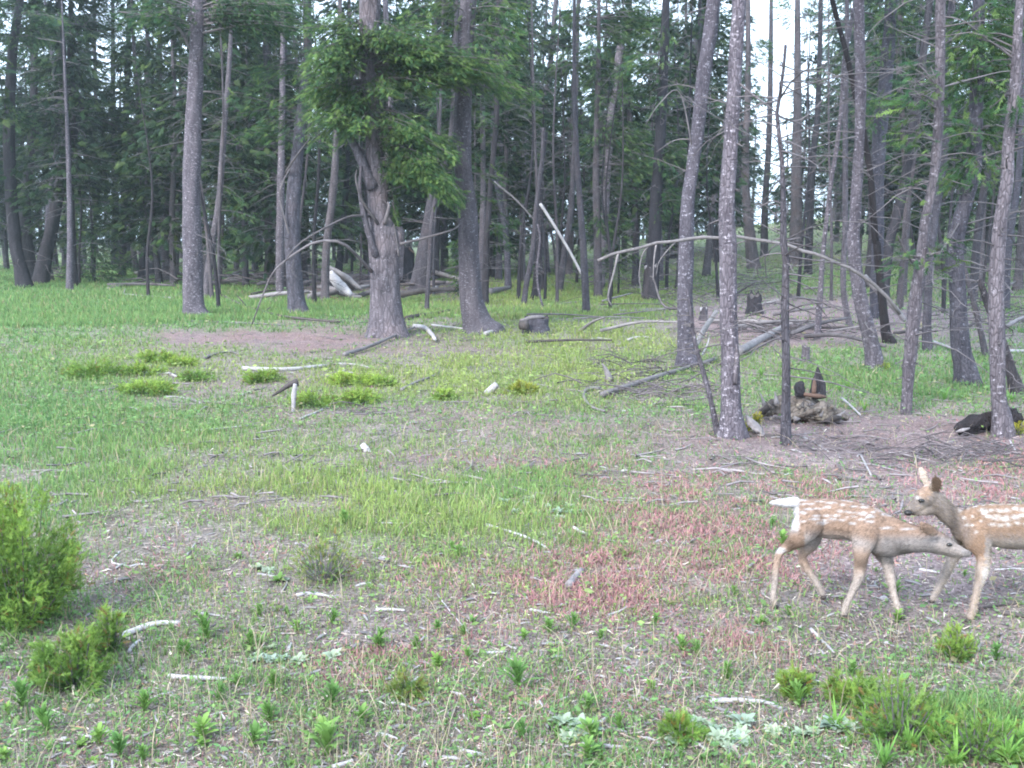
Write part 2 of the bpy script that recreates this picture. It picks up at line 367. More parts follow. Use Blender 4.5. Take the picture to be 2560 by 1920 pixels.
# ------------------------------------------------------------------ trees traced from the photograph
TREE_SPOTS = []
def traced(name, label, pts, mat, h=15., snag=False, masses=(), boughs=(), dead=(0, 0, 0), size=None, yel=.2, Y=None, k=None, group=None, rough=.12, high=True, cat='tree', limbs=(), seed=None, dens=1., front=False):
    seed = int(pts[0][0]) if seed is None else seed; r = np.random.default_rng(seed)
    if Y is None: Y = at(pts[0][0], pts[0][1])[1]
    m = mpp(Y); P = np.array([on(x, y, Y) for x, y, _ in pts]); W = np.array([q for _, _, q in pts])*m/2
    base = np.array([P[0][0], Y, float(H(P[0][0], Y))]); TREE_SPOTS.append((base[0], Y))
    root = empty(name, base, label, cat, group)
    if not snag: h = max(h, on(1280, -120, Y)[2])
    P = np.vstack([P[0]+(P[0]-P[1])/max(np.linalg.norm(P[0]-P[1]), .1)*.25, P]); W = np.concatenate([[W[0]*1.12], W])
    if not snag:
        d = nrm(P[-1]-P[-2]); p = P[-1].copy(); w0 = W[-1]; z0 = p[2]; ext = []
        while p[2] < h:
            d = nrm(d*.85+np.array([r.normal(0, .03), r.normal(0, .03), .15])); p = p+d*1.0; ext.append(p.copy())
        if ext:
            ext = np.array(ext); f = np.clip((ext[:, 2]-z0)/(h-z0), 0, 1); P = np.vstack([P, ext]); W = np.concatenate([W, w0*(1-f*.85)])
    L = np.linalg.norm(np.diff(P, axis=0), axis=1).sum(); n = int(np.clip(L/.2, 12, 80))
    Q = spline(P, n); t = np.linspace(0, len(P)-1, n); RW = np.interp(t, np.arange(len(P)), W)
    RW = RW*(1+.22*np.exp(-np.maximum(Q[:, 2]-base[2], 0)/.10)); mult = 1.7 if pts[0][0] > 1850 else 1.3
    k = k or (18 if W.max() > .1 else 10)
    a = Acc(); add_tube(a, Q, RW, k, rough=rough, seed=seed)
    a.build('trunk', M[mat], root, smooth=True)
    size = size or (.2 if Y < 24 else .3)
    fol, tw = Acc(), Acc()
    for (x0, y0, x1, y1, wd, cnt) in boughs:
        for _ in range(cnt):
            dd = r.uniform(-1.3, .9) if cnt > 1 else 0
            L_ = abs(x1-x0)*m
            bough(fol, tw, on(x0, y0+r.normal(0, 12), Y), on(x1+r.normal(0, 25), y1+r.normal(0, 15), Y+dd*min(1, L_)), wd, size, dens, yel=yel, r=r)
    for (cx, cy, rx, ry, cnt) in masses:
        for _ in range(cnt):
            an = r.uniform(0, 6.283); q = math.sqrt(r.random()); x = cx+rx*q*math.cos(an); y = cy+ry*q*math.sin(an)
            dep = r.normal(0, .45)*max(rx*m, .8) if not front else -r.uniform(.3, 1.2); E1 = on(x, y, Y+dep)
            i = np.argmin(np.abs(Q[:, 2]-(E1[2]+r.uniform(-.25, .35)))); 
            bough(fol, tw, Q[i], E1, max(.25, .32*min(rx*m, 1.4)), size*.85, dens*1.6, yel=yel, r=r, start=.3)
    if dead[0]:
        zt = on(0, 0, Y)[2]; dead_limbs(tw, Q, RW, int(dead[0]*mult), base[2]+.6, min(zt+1, Q[-1][2]), dead[1], r, 3, dead[2] or .013)
    if not dead[0] or Y < 26: dead_limbs(tw, Q, RW*1., 16, base[2]+.4, min(on(0, 0, Y)[2], Q[-1][2]), .14, r, 4, .011)
    for lp, lw in limbs:
        la = Acc(); add_tube(la, spline([on(x, y, Y+dy) for x, y, dy in lp], 14), np.linspace(lw*m/2, lw*m/2*.35, 14), 7, rough=.1, seed=seed)
        la.build('limb', M['twig'], root, smooth=True)
    fol.build('foliage', M['leaf'], root)
    tag(tw.build('dead_branches', M['twig'], root), kind='stuff') if tw.n else None
    if high and not snag: HIGH.append((root, Q, RW, h, r.uniform(0, 6)))
    return root, Q, RW, Y
HIGH = []
# --- the big ones, left to right
traced('fir_tree', 'leaning dark trunk at the left edge, left stem of the forked pair beside the meadow',
       [(61, 719, 40), (50, 665, 33), (38, 607, 30), (30, 506, 29), (22, 354, 28), (30, 152, 22), (46, 25, 18), (50, 0, 16)], 'dark', 15, masses=[(60, 60, 130, 70, 26), (30, 300, 60, 60, 12)], dead=(22, 1.6, .014), size=.3)
traced('fir_tree', 'forked dark fir at far left with a bent elbow high on its trunk',
       [(101, 712, 42), (112, 650, 34), (129, 572, 30), (152, 456, 28), (180, 340, 24), (200, 268, 22), (190, 235, 18), (176, 190, 15), (177, 50, 12), (177, 0, 11)], 'dark', 14,
       masses=[(150, 110, 90, 60, 26), (175, 190, 100, 60, 26), (260, 60, 90, 60, 22), (110, 330, 70, 50, 10), (250, 300, 90, 50, 12)], boughs=[(185, 330, 60, 255, .3, 2), (190, 280, 330, 275, .25, 2), (150, 420, 75, 270, .2, 1)], dead=(24, 1.8, .014), size=.28)
traced('fir_tree', 'dark straight trunk wedged between the forked pair at far left', [(80, 702, 34), (66, 600, 28), (62, 500, 25), (76, 380, 20), (85, 200, 16), (90, 0, 12)], 'dark', 14, dead=(16, 1.4, .013), size=.3, masses=[(95, 150, 80, 80, 10)])
traced('fir_tree', 'thick pale grey trunk standing alone at the meadow edge, left of the picture',
       [(491, 793, 62), (485, 760, 52), (482, 658, 48), (478, 506, 42), (482, 354, 40), (488, 202, 35), (494, 50, 31), (497, 0, 30)], 'pale', 17,
       boughs=[(495, 55, 300, 35, .5, 6), (495, 45, 380, 20, .5, 7), (497, 60, 700, 65, .45, 7), (497, 50, 640, 25, .5, 9), (497, 35, 760, 10, .5, 6), (497, 70, 800, 62, .3, 3), (485, 165, 520, 168, .12, 3), (497, 20, 560, 5, .4, 4), (497, 10, 720, -10, .4, 4), (497, 10, 300, -30, .4, 3)],
       dead=(14, 1.2, .011), size=.2, k=24, limbs=[([(484, 140, 0), (450, 75, -.3), (405, 45, -.4), (300, 30, -.5)], 8)])
traced('fir_tree', 'slim fir with short mossy tufts just right of the thick pale trunk at left',
       [(514, 745, 24), (520, 690, 20), (531, 607, 18), (547, 506, 16), (562, 304, 13), (572, 177, 11), (577, 91, 9), (580, 0, 7)], 'grey', 11,
       boughs=[(545, 430, 650, 440, .25, 2), (550, 470, 600, 490, .22, 2), (545, 520, 620, 530, .22, 2), (535, 575, 585, 580, .2, 2), (530, 620, 560, 630, .18, 2), (545, 510, 500, 515, .2, 2), (560, 340, 500, 335, .2, 1), (562, 340, 640, 335, .2, 1), (556, 425, 500, 425, .15, 1)],
       dead=(18, 1., .009), size=.17, yel=.4)
traced('fir_tree', 'mid-sized grey fir between the thick pale trunk and the knobbly central trunk',
       [(746, 786, 52), (740, 740, 40), (731, 607, 36), (734, 481, 35), (741, 405, 30), (754, 283, 25), (769, 152, 22), (768, 50, 20), (768, 0, 20)], 'fir', 14,
       masses=[(690, 260, 100, 110, 14), (800, 200, 60, 80, 8)], boughs=[(750, 270, 590, 230, .3, 2), (742, 350, 850, 362, .25, 2), (748, 320, 600, 330, .2, 1)], dead=(26, 1.3, .012), size=.22,
       limbs=[([(741, 415, 0), (715, 430, -.2), (752, 375, -.6), (775, 345, -.7)], 7), ([(735, 620, 0), (716, 560, -.2), (700, 480, -.3), (735, 400, -.3)], 7)])
CEN = traced('fir_tree', 'thick knobbly central fir trunk with torn bark, broken shoulder and bright green boughs',
       [(966, 842, 96), (964, 800, 84), (963, 740, 76), (963, 690, 75), (960, 620, 76), (958, 584, 72), (954, 562, 60), (946, 535, 52), (944, 477, 50), (945, 440, 56), (938, 410, 50), (936, 371, 42), (933, 318, 42), (925, 239, 38), (920, 175, 38), (922, 100, 44), (925, 0, 52)], 'fir', 17,
       boughs=[(923, 100, 790, 150, .45, 8), (923, 80, 830, 60, .4, 6), (922, 120, 790, 200, .4, 5), (925, 130, 1090, 115, .45, 8), (925, 120, 1040, 75, .4, 6), (925, 150, 1190, 150, .5, 9), (925, 170, 1270, 190, .35, 6), (925, 170, 1320, 240, .22, 4),
               (920, 215, 775, 240, .35, 5), (922, 240, 775, 300, .35, 5), (925, 260, 830, 340, .3, 5), (922, 300, 880, 340, .25, 3), (925, 190, 1080, 215, .35, 5), (930, 270, 1060, 330, .35, 5), (932, 300, 1120, 380, .4, 7), (935, 330, 1120, 440, .4, 8), (935, 330, 1145, 490, .35, 7), (935, 350, 1040, 440, .35, 6), (1000, 380, 1100, 480, .3, 4), (980, 500, 1000, 545, .12, 2)],
       masses=[(820, 75, 70, 16, 7), (850, 130, 85, 16, 9), (800, 170, 50, 14, 5), (960, 95, 60, 16, 7), (1050, 110, 90, 16, 9), (1080, 160, 110, 14, 9), (1200, 185, 80, 14, 6), (800, 225, 45, 14, 6), (850, 260, 60, 16, 7), (800, 300, 40, 14, 5), (880, 320, 30, 16, 3), (1030, 330, 50, 16, 6), (1070, 390, 70, 18, 8), (1090, 450, 60, 16, 7), (1010, 440, 40, 14, 4), (960, 215, 50, 14, 5)], front=True,
       dead=(10, 1.0, .012), size=.15, yel=.45, k=30, dens=1.35, rough=.2,
       limbs=[([(930, 679, -.2), (891, 637, -.7), (849, 605, -1.), (790, 605, -1.), (742, 631, -1.), (700, 663, -1.), (672, 700, -.9), (630, 810, -.8)], 9),
              ([(925, 541, -.2), (875, 541, -.6), (806, 573, -1.1), (742, 615, -1.2), (700, 670, -1.2)], 7), ([(1000, 610, -.1), (1050, 598, .0), (1130, 575, 0), (1150, 560, .1)], 8),
              ([(945, 560, -.2), (905, 500, -.4), (890, 450, -.5), (892, 425, -.5)], 8), ([(962, 560, -.2), (972, 520, -.35), (970, 505, -.35)], 12), ([(985, 590, 0), (998, 640, -.3), (985, 560, -.4)], 6)])
def addpart(root, name, mat, pts, Ws, Y, k=10, rough=.15, n=16, seed=3):
    a = Acc(); P = spline([on(x, y, Y+dy) for x, y, dy in pts], n); m = mpp(Y)
    add_tube(a, P, np.interp(np.linspace(0, 1, n), np.linspace(0, 1, len(Ws)), np.array(Ws)*m/2), k, rough=rough, seed=seed); return a.build(name, M[mat], root, smooth=True)
croot, CY = CEN[0], CEN[3]
addpart(croot, 'broken_shoulder', 'fir', [(988, 700, .05), (990, 640, .05), (990, 590, .05), (988, 568, .05)], [40, 42, 40, 30], CY, 14, .25)
addpart(croot, 'broken_limb', 'fir', [(935, 470, -.1), (915, 425, -.15), (897, 385, -.15), (878, 350, -.15), (872, 338, -.15)], [34, 26, 22, 18, 16], CY, 10, .2)
addpart(croot, 'second_stem', 'grey', [(940, 640, -.25), (915, 560, -.3), (900, 480, -.3), (903, 415, -.25)], [18, 14, 10, 6], CY, 8, .15)
addpart(croot, 'bare_wood_strip', 'bwood', [(933, 842, -.14), (934, 790, -.12), (936, 730, -.11), (938, 700, -.08)], [16, 14, 12, 6], CY, 8, .2)
addpart(croot, 'root', 'fir', [(995, 800, 0), (1008, 835, -.05), (1022, 850, -.1)], [34, 26, 14], CY, 9, .2)
addpart(croot, 'root', 'fir', [(938, 810, -.1), (932, 838, -.25), (922, 850, -.35)], [30, 24, 12], CY, 9, .2, seed=9)
traced('fir_tree', 'tall grey trunk with a broad flared foot, right of the knobbly central fir',
       [(1200, 830, 92), (1190, 800, 68), (1177, 743, 54), (1172, 637, 50), (1169, 530, 49), (1159, 424, 43), (1157, 318, 40), (1159, 212, 42), (1164, 106, 38), (1172, 0, 38)], 'grey', 17,
       boughs=[(1170, 390, 1190, 400, .15, 2), (1172, 440, 1195, 440, .15, 2), (1172, 500, 1200, 500, .15, 2), (1168, 60, 1300, 90, .35, 4), (1170, 30, 1320, 20, .35, 4), (1170, 20, 1060, 10, .35, 4), (1165, 80, 1060, 50, .3, 3), (1168, 170, 1230, 190, .3, 3)],
       dead=(16, 1.1, .012), size=.2, yel=.4, k=26, rough=.16)
traced('pine_tree', 'thin dark pole of a tree directly right of the flared-foot grey trunk',
       [(1212, 762, 20), (1215, 650, 16), (1217, 584, 15), (1230, 424, 13), (1241, 297, 13), (1241, 212, 12), (1245, 50, 10), (1246, 0, 9)], 'dark', 13, masses=[(1240, 250, 50, 90, 10), (1250, 60, 70, 50, 10), (1270, 590, 40, 40, 5)], dead=(20, 1., .01), size=.25)
traced('pine_tree', 'left of the two mottled grey pines at right of centre, leaning right at the top',
       [(1721, 918, 60), (1717, 875, 45), (1712, 770, 38), (1715, 612, 37), (1718, 523, 34), (1733, 411, 32), (1748, 299, 31), (1759, 187, 33), (1777, 75, 34), (1785, 0, 33)], 'pale', 16,
       dead=(8, .8, .009), k=24, rough=.14, limbs=[([(1735, 395, 0), (1700, 232, -.2), (1650, 258, -.3), (1612, 315, -.3)], 4), ([(1718, 770, 0), (1660, 765, .1), (1635, 700, .2), (1625, 690, .2)], 8), ([(1740, 350, 0), (1690, 350, .1), (1640, 380, .2)], 4), ([(1750, 285, 0), (1790, 268, .1), (1815, 262, .1)], 4), ([(1775, 15, 0), (1720, 35, -.2), (1680, 60, -.2)], 4)])
traced('pine_tree', 'taller foreground pine with peeling reddish bark near its foot, right one of the mottled pair',
       [(1832, 1092, 66), (1829, 1040, 52), (1827, 980, 48), (1825, 875, 42), (1820, 770, 42), (1820, 612, 43), (1817, 560, 40), (1818, 486, 36), (1828, 336, 34), (1835, 224, 32), (1841, 112, 33), (1848, 0, 34)], 'pale', 15,
       dead=(6, .6, .008), k=26, rough=.14, limbs=[([(1838, 200, 0), (1880, 235, -.1), (1920, 265, -.2), (1965, 298, -.2), (2010, 295, -.2), (2080, 225, -.2)], 6)])
addpart(bpy.data.objects['pine_tree.002'] if 'pine_tree.002' in bpy.data.objects else croot, 'peeling_bark', 'fir', [(1838, 960, -.08), (1842, 900, -.07), (1840, 860, -.05)], [12, 14, 6], at(1832, 1092)[1], 7, .2)
traced('dead_tree', 'thin crooked dead stem propped against the foot of the taller mottled pine',
       [(1795, 1088, 15), (1775, 990, 13), (1757, 927, 12), (1736, 854, 11), (1728, 780, 10), (1716, 720, 7)], 'grey', snag=True, dead=(3, .4, .006), k=8)
traced('dead_tree', 'straight bare dead pole with a dark broken upper half, right of the mottled pair',
       [(1965, 1112, 26), (1964, 1010, 23), (1966, 927, 22), (1961, 770, 20), (1966, 665, 17), (1958, 598, 17), (1959, 523, 14), (1953, 374, 11), (1942, 290, 9), (1956, 200, 8), (1964, 112, 7)], 'far', snag=True, dead=(34, .9, .008), k=12)
traced('pine_tree', 'tall blue-grey pine curving outward at its foot, behind the walking fawns to the left',
       [(2188, 925, 46), (2176, 848, 36), (2150, 743, 34), (2134, 612, 30), (2136, 561, 28), (2143, 449, 25), (2149, 336, 23), (2152, 224, 26), (2149, 112, 25), (2147, 0, 24)], 'pale', 16, dead=(14, 1., .01), k=18,
       limbs=[([(2149, 340, 0), (2100, 350, -.2), (2030, 370, -.4), (1990, 380, -.4)], 4)])
traced('dead_tree', 'charred black leaning dead trunk crossing behind the tall blue-grey pine',
       [(2224, 858, 30), (2213, 822, 22), (2202, 717, 20), (2192, 612, 18), (2188, 598, 17), (2177, 449, 15), (2160, 340, 15), (2136, 224, 14), (2117, 138, 13), (2098, 67, 12), (2081, 0, 12)], 'black', 14, dead=(8, .8, .009), k=12, high=False)
traced('pine_tree', 'stout mottled pine right of the charred leaning trunk',
       [(2192, 795, 32), (2190, 700, 30), (2194, 612, 28), (2196, 449, 28), (2199, 336, 34), (2212, 224, 32), (2222, 112, 30), (2229, 0, 27)], 'grey', 16, masses=[(2190, 80, 50, 90, 10), (2180, 250, 30, 60, 5), (2260, 60, 60, 50, 6)], dead=(18, 1.1, .012), k=16, size=.28, yel=.5)
traced('pine_tree', 'slanting dark pine leaning strongly right, crossing behind the slim poles at right',
       [(2210, 748, 24), (2222, 617, 24), (2237, 561, 24), (2255, 486, 24), (2270, 411, 23), (2285, 299, 22), (2296, 243, 20), (2310, 120, 18), (2325, 0, 16)], 'dark', 14, dead=(16, 1.1, .011), k=12)
traced('pine_tree', 'blue-grey stem tapering to a narrow foot, second tree from the right in the green grass',
       [(2265, 1036, 24), (2270, 950, 28), (2274, 900, 31), (2286, 770, 33), (2302, 665, 28), (2312, 560, 24), (2335, 440, 23), (2346, 299, 23), (2350, 187, 23), (2350, 37, 24), (2351, 0, 24)], 'grey', 15, dead=(22, .9, .009), k=16, size=.2,
       boughs=[(2305, 650, 2250, 645, .3, 3), (2305, 650, 2370, 640, .3, 3), (2320, 520, 2280, 460, .3, 2), (2345, 230, 2300, 140, .3, 3), (2345, 260, 2280, 240, .25, 2), (2348, 330, 2270, 330, .2, 2)], yel=.35,
       limbs=[([(2302, 680, 0), (2270, 640, -.2), (2245, 590, -.3)], 8), ([(2348, 220, 0), (2420, 200, .2), (2500, 180, .3), (2540, 178, .3)], 5), ([(2345, 70, 0), (2430, 55, -.2), (2530, 45, -.2)], 5)])
traced('pine_tree', 'narrow dark trunk close behind the blue-grey stem with the narrow foot', [(2318, 878, 24), (2318, 780, 20), (2328, 612, 22), (2350, 450, 22), (2366, 299, 20), (2358, 187, 18), (2380, 0, 14)], 'grey', 14, dead=(18, 1., .01), k=12, size=.25, masses=[(2360, 200, 60, 60, 6)])
traced('fir_tree', 'broad-footed shadowy fir between the narrow-footed stem and the rightmost trunk',
       [(2418, 962, 62), (2410, 910, 50), (2402, 875, 46), (2396, 770, 40), (2391, 612, 37), (2398, 561, 37), (2428, 449, 38), (2436, 374, 36), (2442, 200, 30), (2447, 0, 26)], 'grey', 15,
       masses=[(2450, 130, 90, 110, 26), (2440, 290, 80, 60, 14), (2480, 60, 80, 60, 12), (2400, 420, 60, 40, 6)], dead=(26, 1.2, .011), k=18, size=.22, yel=.3)
RT = traced('pine_tree', 'rightmost foreground pine, its foot beside the charred log, leaning toward the right edge',
       [(2508, 1088, 56), (2502, 1030, 44), (2496, 980, 38), (2491, 822, 36), (2491, 665, 35), (2501, 560, 32), (2517, 449, 29), (2524, 336, 27), (2538, 224, 24), (2543, 112, 22), (2551, 0, 20)], 'grey', 15, dead=(14, .9, .009), k=22, rough=.14,
       boughs=[(2530, 240, 2470, 260, .25, 3), (2535, 120, 2470, 90, .3, 3)], size=.2)
traced('dead_tree', 'dark leaning trunk behind the foot of the rightmost pine', [(2545, 985, 34), (2527, 927, 28), (2500, 840, 22), (2470, 760, 18), (2449, 700, 14)], 'dark', snag=True, dead=(5, .8, .008))
traced('dead_tree', 'pinkish bare leaning stem between the shadowy fir and the rightmost pine', [(2464, 890, 15), (2452, 830, 14), (2438, 770, 13), (2417, 691, 12), (2405, 650, 9)], 'far', snag=True, dead=(3, .6, .007))
traced('pine_tree', 'half-hidden trunk at the extreme right edge behind the rightmost pine', [(2514, 775, 18), (2522, 612, 17), (2543, 467, 16), (2555, 300, 14), (2562, 0, 12)], 'grey', 14, dead=(12, 1., .012))
traced('pine_tree', 'thin pale stem between the shadowy fir and the rightmost pine', [(2452, 705, 14), (2461, 486, 12), (2476, 336, 11), (2482, 200, 9)], 'pale', 14, snag=True, dead=(8, .9, .01))
traced('dead_tree', 'bleached slanting broken pole, white at its lower end, left of the tall blue-grey pine',
       [(2042, 846, 16), (2048, 770, 15), (2055, 665, 12), (2061, 598, 11), (2076, 467, 11), (2091, 374, 11), (2104, 262, 10), (2110, 150, 9), (2126, 80, 8), (2130, 20, 7)], 'pale', snag=True, dead=(16, 1., .01))
traced('pine_tree', 'slim straight stem hugging the left side of the tall blue-grey pine', [(2124, 815, 15), (2108, 717, 14), (2113, 561, 14), (2113, 299, 13), (2117, 112, 11), (2118, 0, 10)], 'grey', 14, dead=(14, 1., .01))
traced('pine_tree', 'straight grey trunk under the bright sky gap', [(1985, 660, 32), (1990, 598, 30), (1992, 400, 24), (1994, 224, 18), (1994, 112, 15), (1994, 0, 12)], 'far', 15, dead=(24, 1.6, .02), size=.35, high=False, masses=[(2010, 350, 40, 60, 6), (1975, 30, 60, 40, 10), (2060, 60, 30, 60, 6)])
traced('pine_tree', 'far grey trunk just right of the taller mottled pine', [(1884, 672, 34), (1876, 600, 28), (1867, 523, 22), (1863, 411, 18), (1870, 200, 14), (1870, 0, 11)], 'far', 15, masses=[(1880, 130, 60, 110, 14), (1870, 300, 40, 60, 8)], dead=(10, 1.6, .018), size=.4)
traced('pine_tree', 'far slim trunk left of the bright sky gap', [(1911, 640, 20), (1912, 523, 16), (1923, 336, 14), (1927, 112, 11), (1928, 0, 9)], 'far', 15, dead=(16, 1.6, .018), high=False)
traced('pine_tree', 'far dark trunk right of the bright sky gap', [(2020, 685, 20), (2031, 411, 16), (2043, 299, 14), (2050, 100, 11), (2052, 0, 10)], 'dark', 15, dead=(16, 1.4, .018), size=.35, masses=[(2060, 200, 40, 50, 5)], yel=.6)
traced('pine_tree', 'dark upper trunk emerging behind the left mottled pine', [(1690, 645, 30), (1700, 480, 27), (1718, 250, 24), (1736, 149, 22), (1751, 56, 20), (1760, 0, 19)], 'dark', 16, masses=[(1700, 120, 90, 110, 22), (1640, 250, 60, 60, 8)], dead=(12, 1.5, .016), size=.34)
traced('fir_tree', 'wide dark far trunk in the gap left of the mottled pair', [(1624, 748, 44), (1631, 665, 36), (1637, 591, 32), (1640, 500, 30), (1650, 350, 26), (1660, 150, 22), (1665, 0, 18)], 'dark', 16, masses=[(1660, 380, 70, 40, 8), (1690, 500, 60, 50, 8), (1620, 150, 90, 120, 24), (1700, 410, 60, 40, 8)], dead=(22, 1.5, .015), size=.32, yel=.3)
traced('dead_tree', 'broken-topped black and white mottled snag in the middle distance', [(1500, 725, 22), (1508, 600, 18), (1516, 486, 17), (1527, 299, 18), (1533, 255, 16), (1542, 224, 19), (1546, 150, 18), (1557, 92, 17)], 'pale', snag=True, dead=(12, 1.2, .014), k=12)
traced('fir_tree', 'slender fir with mossy bright boughs standing beside the mottled snag', [(1495, 745, 22), (1494, 600, 20), (1490, 450, 17), (1492, 300, 14), (1496, 150, 11), (1498, 0, 8)], 'far', 14,
       masses=[(1500, 350, 60, 35, 12), (1570, 330, 60, 40, 12), (1620, 410, 60, 40, 10), (1500, 560, 60, 25, 8), (1540, 230, 80, 60, 14), (1450, 180, 80, 80, 14), (1580, 450, 50, 40, 8), (1480, 60, 110, 60, 18), (1600, 60, 90, 60, 12)], dead=(20, 1.3, .013), size=.28, yel=.45)
traced('pine_tree', 'thin trunk left of the mottled snag with a pale stripe', [(1466, 782, 20), (1459, 637, 18), (1448, 477, 14), (1440, 350, 12), (1436, 200, 10), (1436, 0, 8)], 'far', 14, dead=(26, 1., .01))
traced('pine_tree', 'grey trunk with a fading top, centre right', [(1398, 730, 17), (1411, 637, 16), (1427, 530, 15), (1435, 398, 13), (1440, 250, 11), (1445, 0, 8)], 'far', 14, dead=(18, 1.2, .013))
traced('pine_tree', 'tall thin grey trunk rising to the top edge, centre right', [(1368, 684, 16), (1362, 560, 15), (1358, 318, 14), (1376, 159, 13), (1390, 0, 12)], 'pale', 16, dead=(20, 1.4, .015), masses=[(1400, 150, 60, 100, 10)], size=.4)
traced('dead_tree', 'pale upright bare pole, centre right of the flared-foot trunk', [(1306, 705, 15), (1307, 504, 14), (1310, 371, 13), (1318, 255, 12)], 'pale', snag=True, dead=(8, 1.2, .014))
traced('dead_tree', 'leftmost stem of the leaning three-stem clump, centre right', [(1309, 762, 15), (1318, 700, 14), (1331, 631, 13), (1342, 504, 12), (1355, 398, 10), (1358, 320, 8)], 'far', snag=True, dead=(12, .9, .01))
traced('dead_tree', 'middle stem of the leaning three-stem clump, centre right', [(1336, 750, 20), (1343, 690, 19), (1347, 637, 17), (1350, 530, 15), (1352, 440, 12), (1365, 330, 9)], 'dark', snag=True, dead=(16, .9, .01))
traced('dead_tree', 'short dark rightmost stem of the leaning three-stem clump', [(1358, 728, 20), (1352, 690, 17), (1350, 640, 14), (1362, 560, 10)], 'dark', snag=True, dead=(4, .7, .01))
traced('dead_tree', 'thin bleached curved sapling stem arching beside the three-stem clump', [(1359, 774, 6), (1346, 722, 6), (1343, 670, 6), (1350, 600, 5), (1344, 560, 4)], 'pale', snag=True, k=6)
traced('pine_tree', 'slender dark stem just right of the central fir in the shade', [(1066, 778, 12), (1072, 680, 11), (1079, 557, 10), (1090, 477, 8), (1100, 300, 7), (1108, 0, 5)], 'far', 12, dead=(12, .9, .009))
traced('fir_tree', 'wide trunk behind the central fir, right of the rotten red stump', [(1046, 735, 52), (1056, 670, 44), (1068, 590, 34), (1085, 480, 26), (1124, 371, 18), (1135, 239, 14), (1142, 0, 10)], 'far', 15, masses=[(1120, 250, 60, 60, 8)], dead=(14, 1.4, .014), size=.35)
traced('fir_tree', 'short wide dark trunk seen past the right side of the flared-foot tree', [(1232, 678, 38), (1232, 640, 34), (1226, 560, 30), (1224, 420, 26), (1220, 250, 22), (1216, 0, 16)], 'dark', 15, dead=(10, 1.4, .018), masses=[(1280, 160, 90, 100, 12)], size=.42)
traced('pine_tree', 'trunk with flaking lower bark between the grey fir and the central fir', [(812, 752, 22), (814, 680, 20), (817, 607, 19), (835, 455, 18), (840, 354, 16), (846, 200, 13), (850, 0, 10)], 'far', 14, dead=(20, 1.2, .013))
traced('dead_tree', 'short dark twin stem at left of the flaking trunk', [(789, 702, 12), (787, 640, 11), (786, 560, 9), (792, 470, 7)], 'dark', snag=True, dead=(6, .9, .012))
traced('pine_tree', 'pale narrow-footed trunk immediately left of the mid-sized grey fir', [(699, 742, 16), (699, 690, 20), (701, 547, 20), (703, 405, 17), (706, 200, 13), (708, 0, 10)], 'pale', 14, dead=(12, 1.2, .013))
traced('pine_tree', 'dark trunk left of the pale narrow-footed one', [(672, 712, 24), (673, 620, 22), (673, 547, 20), (670, 400, 17), (672, 200, 13), (674, 0, 10)], 'dark', 14, dead=(14, 1.2, .014), masses=[(660, 300, 60, 90, 8)], size=.35)
traced('pine_tree', 'thin pole between the slim tufted fir and the dark trunk', [(613, 712, 13), (615, 620, 12), (615, 557, 11), (612, 400, 9), (616, 150, 7)], 'far', 13, dead=(14, 1.1, .012))
traced('pine_tree', 'leaning dark stem left of the thick pale trunk, third from it', [(380, 692, 18), (376, 600, 16), (375, 506, 15), (388, 400, 14), (396, 340, 12), (400, 150, 9)], 'far', 14, dead=(14, 1.3, .014))
traced('pine_tree', 'upright grey trunk nearest the left side of the thick pale one', [(416, 706, 22), (414, 620, 19), (415, 506, 18), (425, 370, 16), (431, 300, 14), (436, 100, 11), (438, 0, 10)], 'grey', 14, dead=(20, 1.4, .015), masses=[(420, 150, 60, 80, 7)], size=.38)
traced('pine_tree', 'narrow stem almost touching the left side of the thick pale trunk', [(441, 692, 12), (443, 560, 11), (446, 420, 10), (450, 250, 8), (452, 0, 6)], 'far', 14, dead=(12, 1.1, .012))
traced('dead_tree', 'dark stem leaning right in a slant behind the left forest edge', [(322, 664, 16), (334, 582, 15), (354, 481, 14), (378, 385, 13), (395, 330, 11)], 'dark', snag=True, dead=(8, 1.1, .013))
traced('pine_tree', 'dark slim trunk right of the low bushy fir at left', [(305, 692, 20), (308, 560, 17), (313, 354, 15), (318, 200, 13), (322, 60, 11), (323, 0, 10)], 'dark', 14, dead=(26, 1.4, .014), masses=[(330, 100, 70, 90, 8)], size=.35)
traced('pine_tree', 'shaded trunk hidden behind the low bushy fir at left', [(287, 662, 18), (288, 506, 16), (284, 354, 13), (282, 150, 10), (282, 0, 8)], 'dark', 14, dead=(12, 1.3, .014))
traced('pine_tree', 'thin trunk in the gap between the forked fir and the left edge of the meadow', [(232, 690, 14), (236, 500, 12), (240, 300, 10), (236, 100, 8), (236, 0, 7)], 'dark', 14, dead=(14, 1.3, .014), masses=[(240, 200, 70, 80, 8)], size=.38)

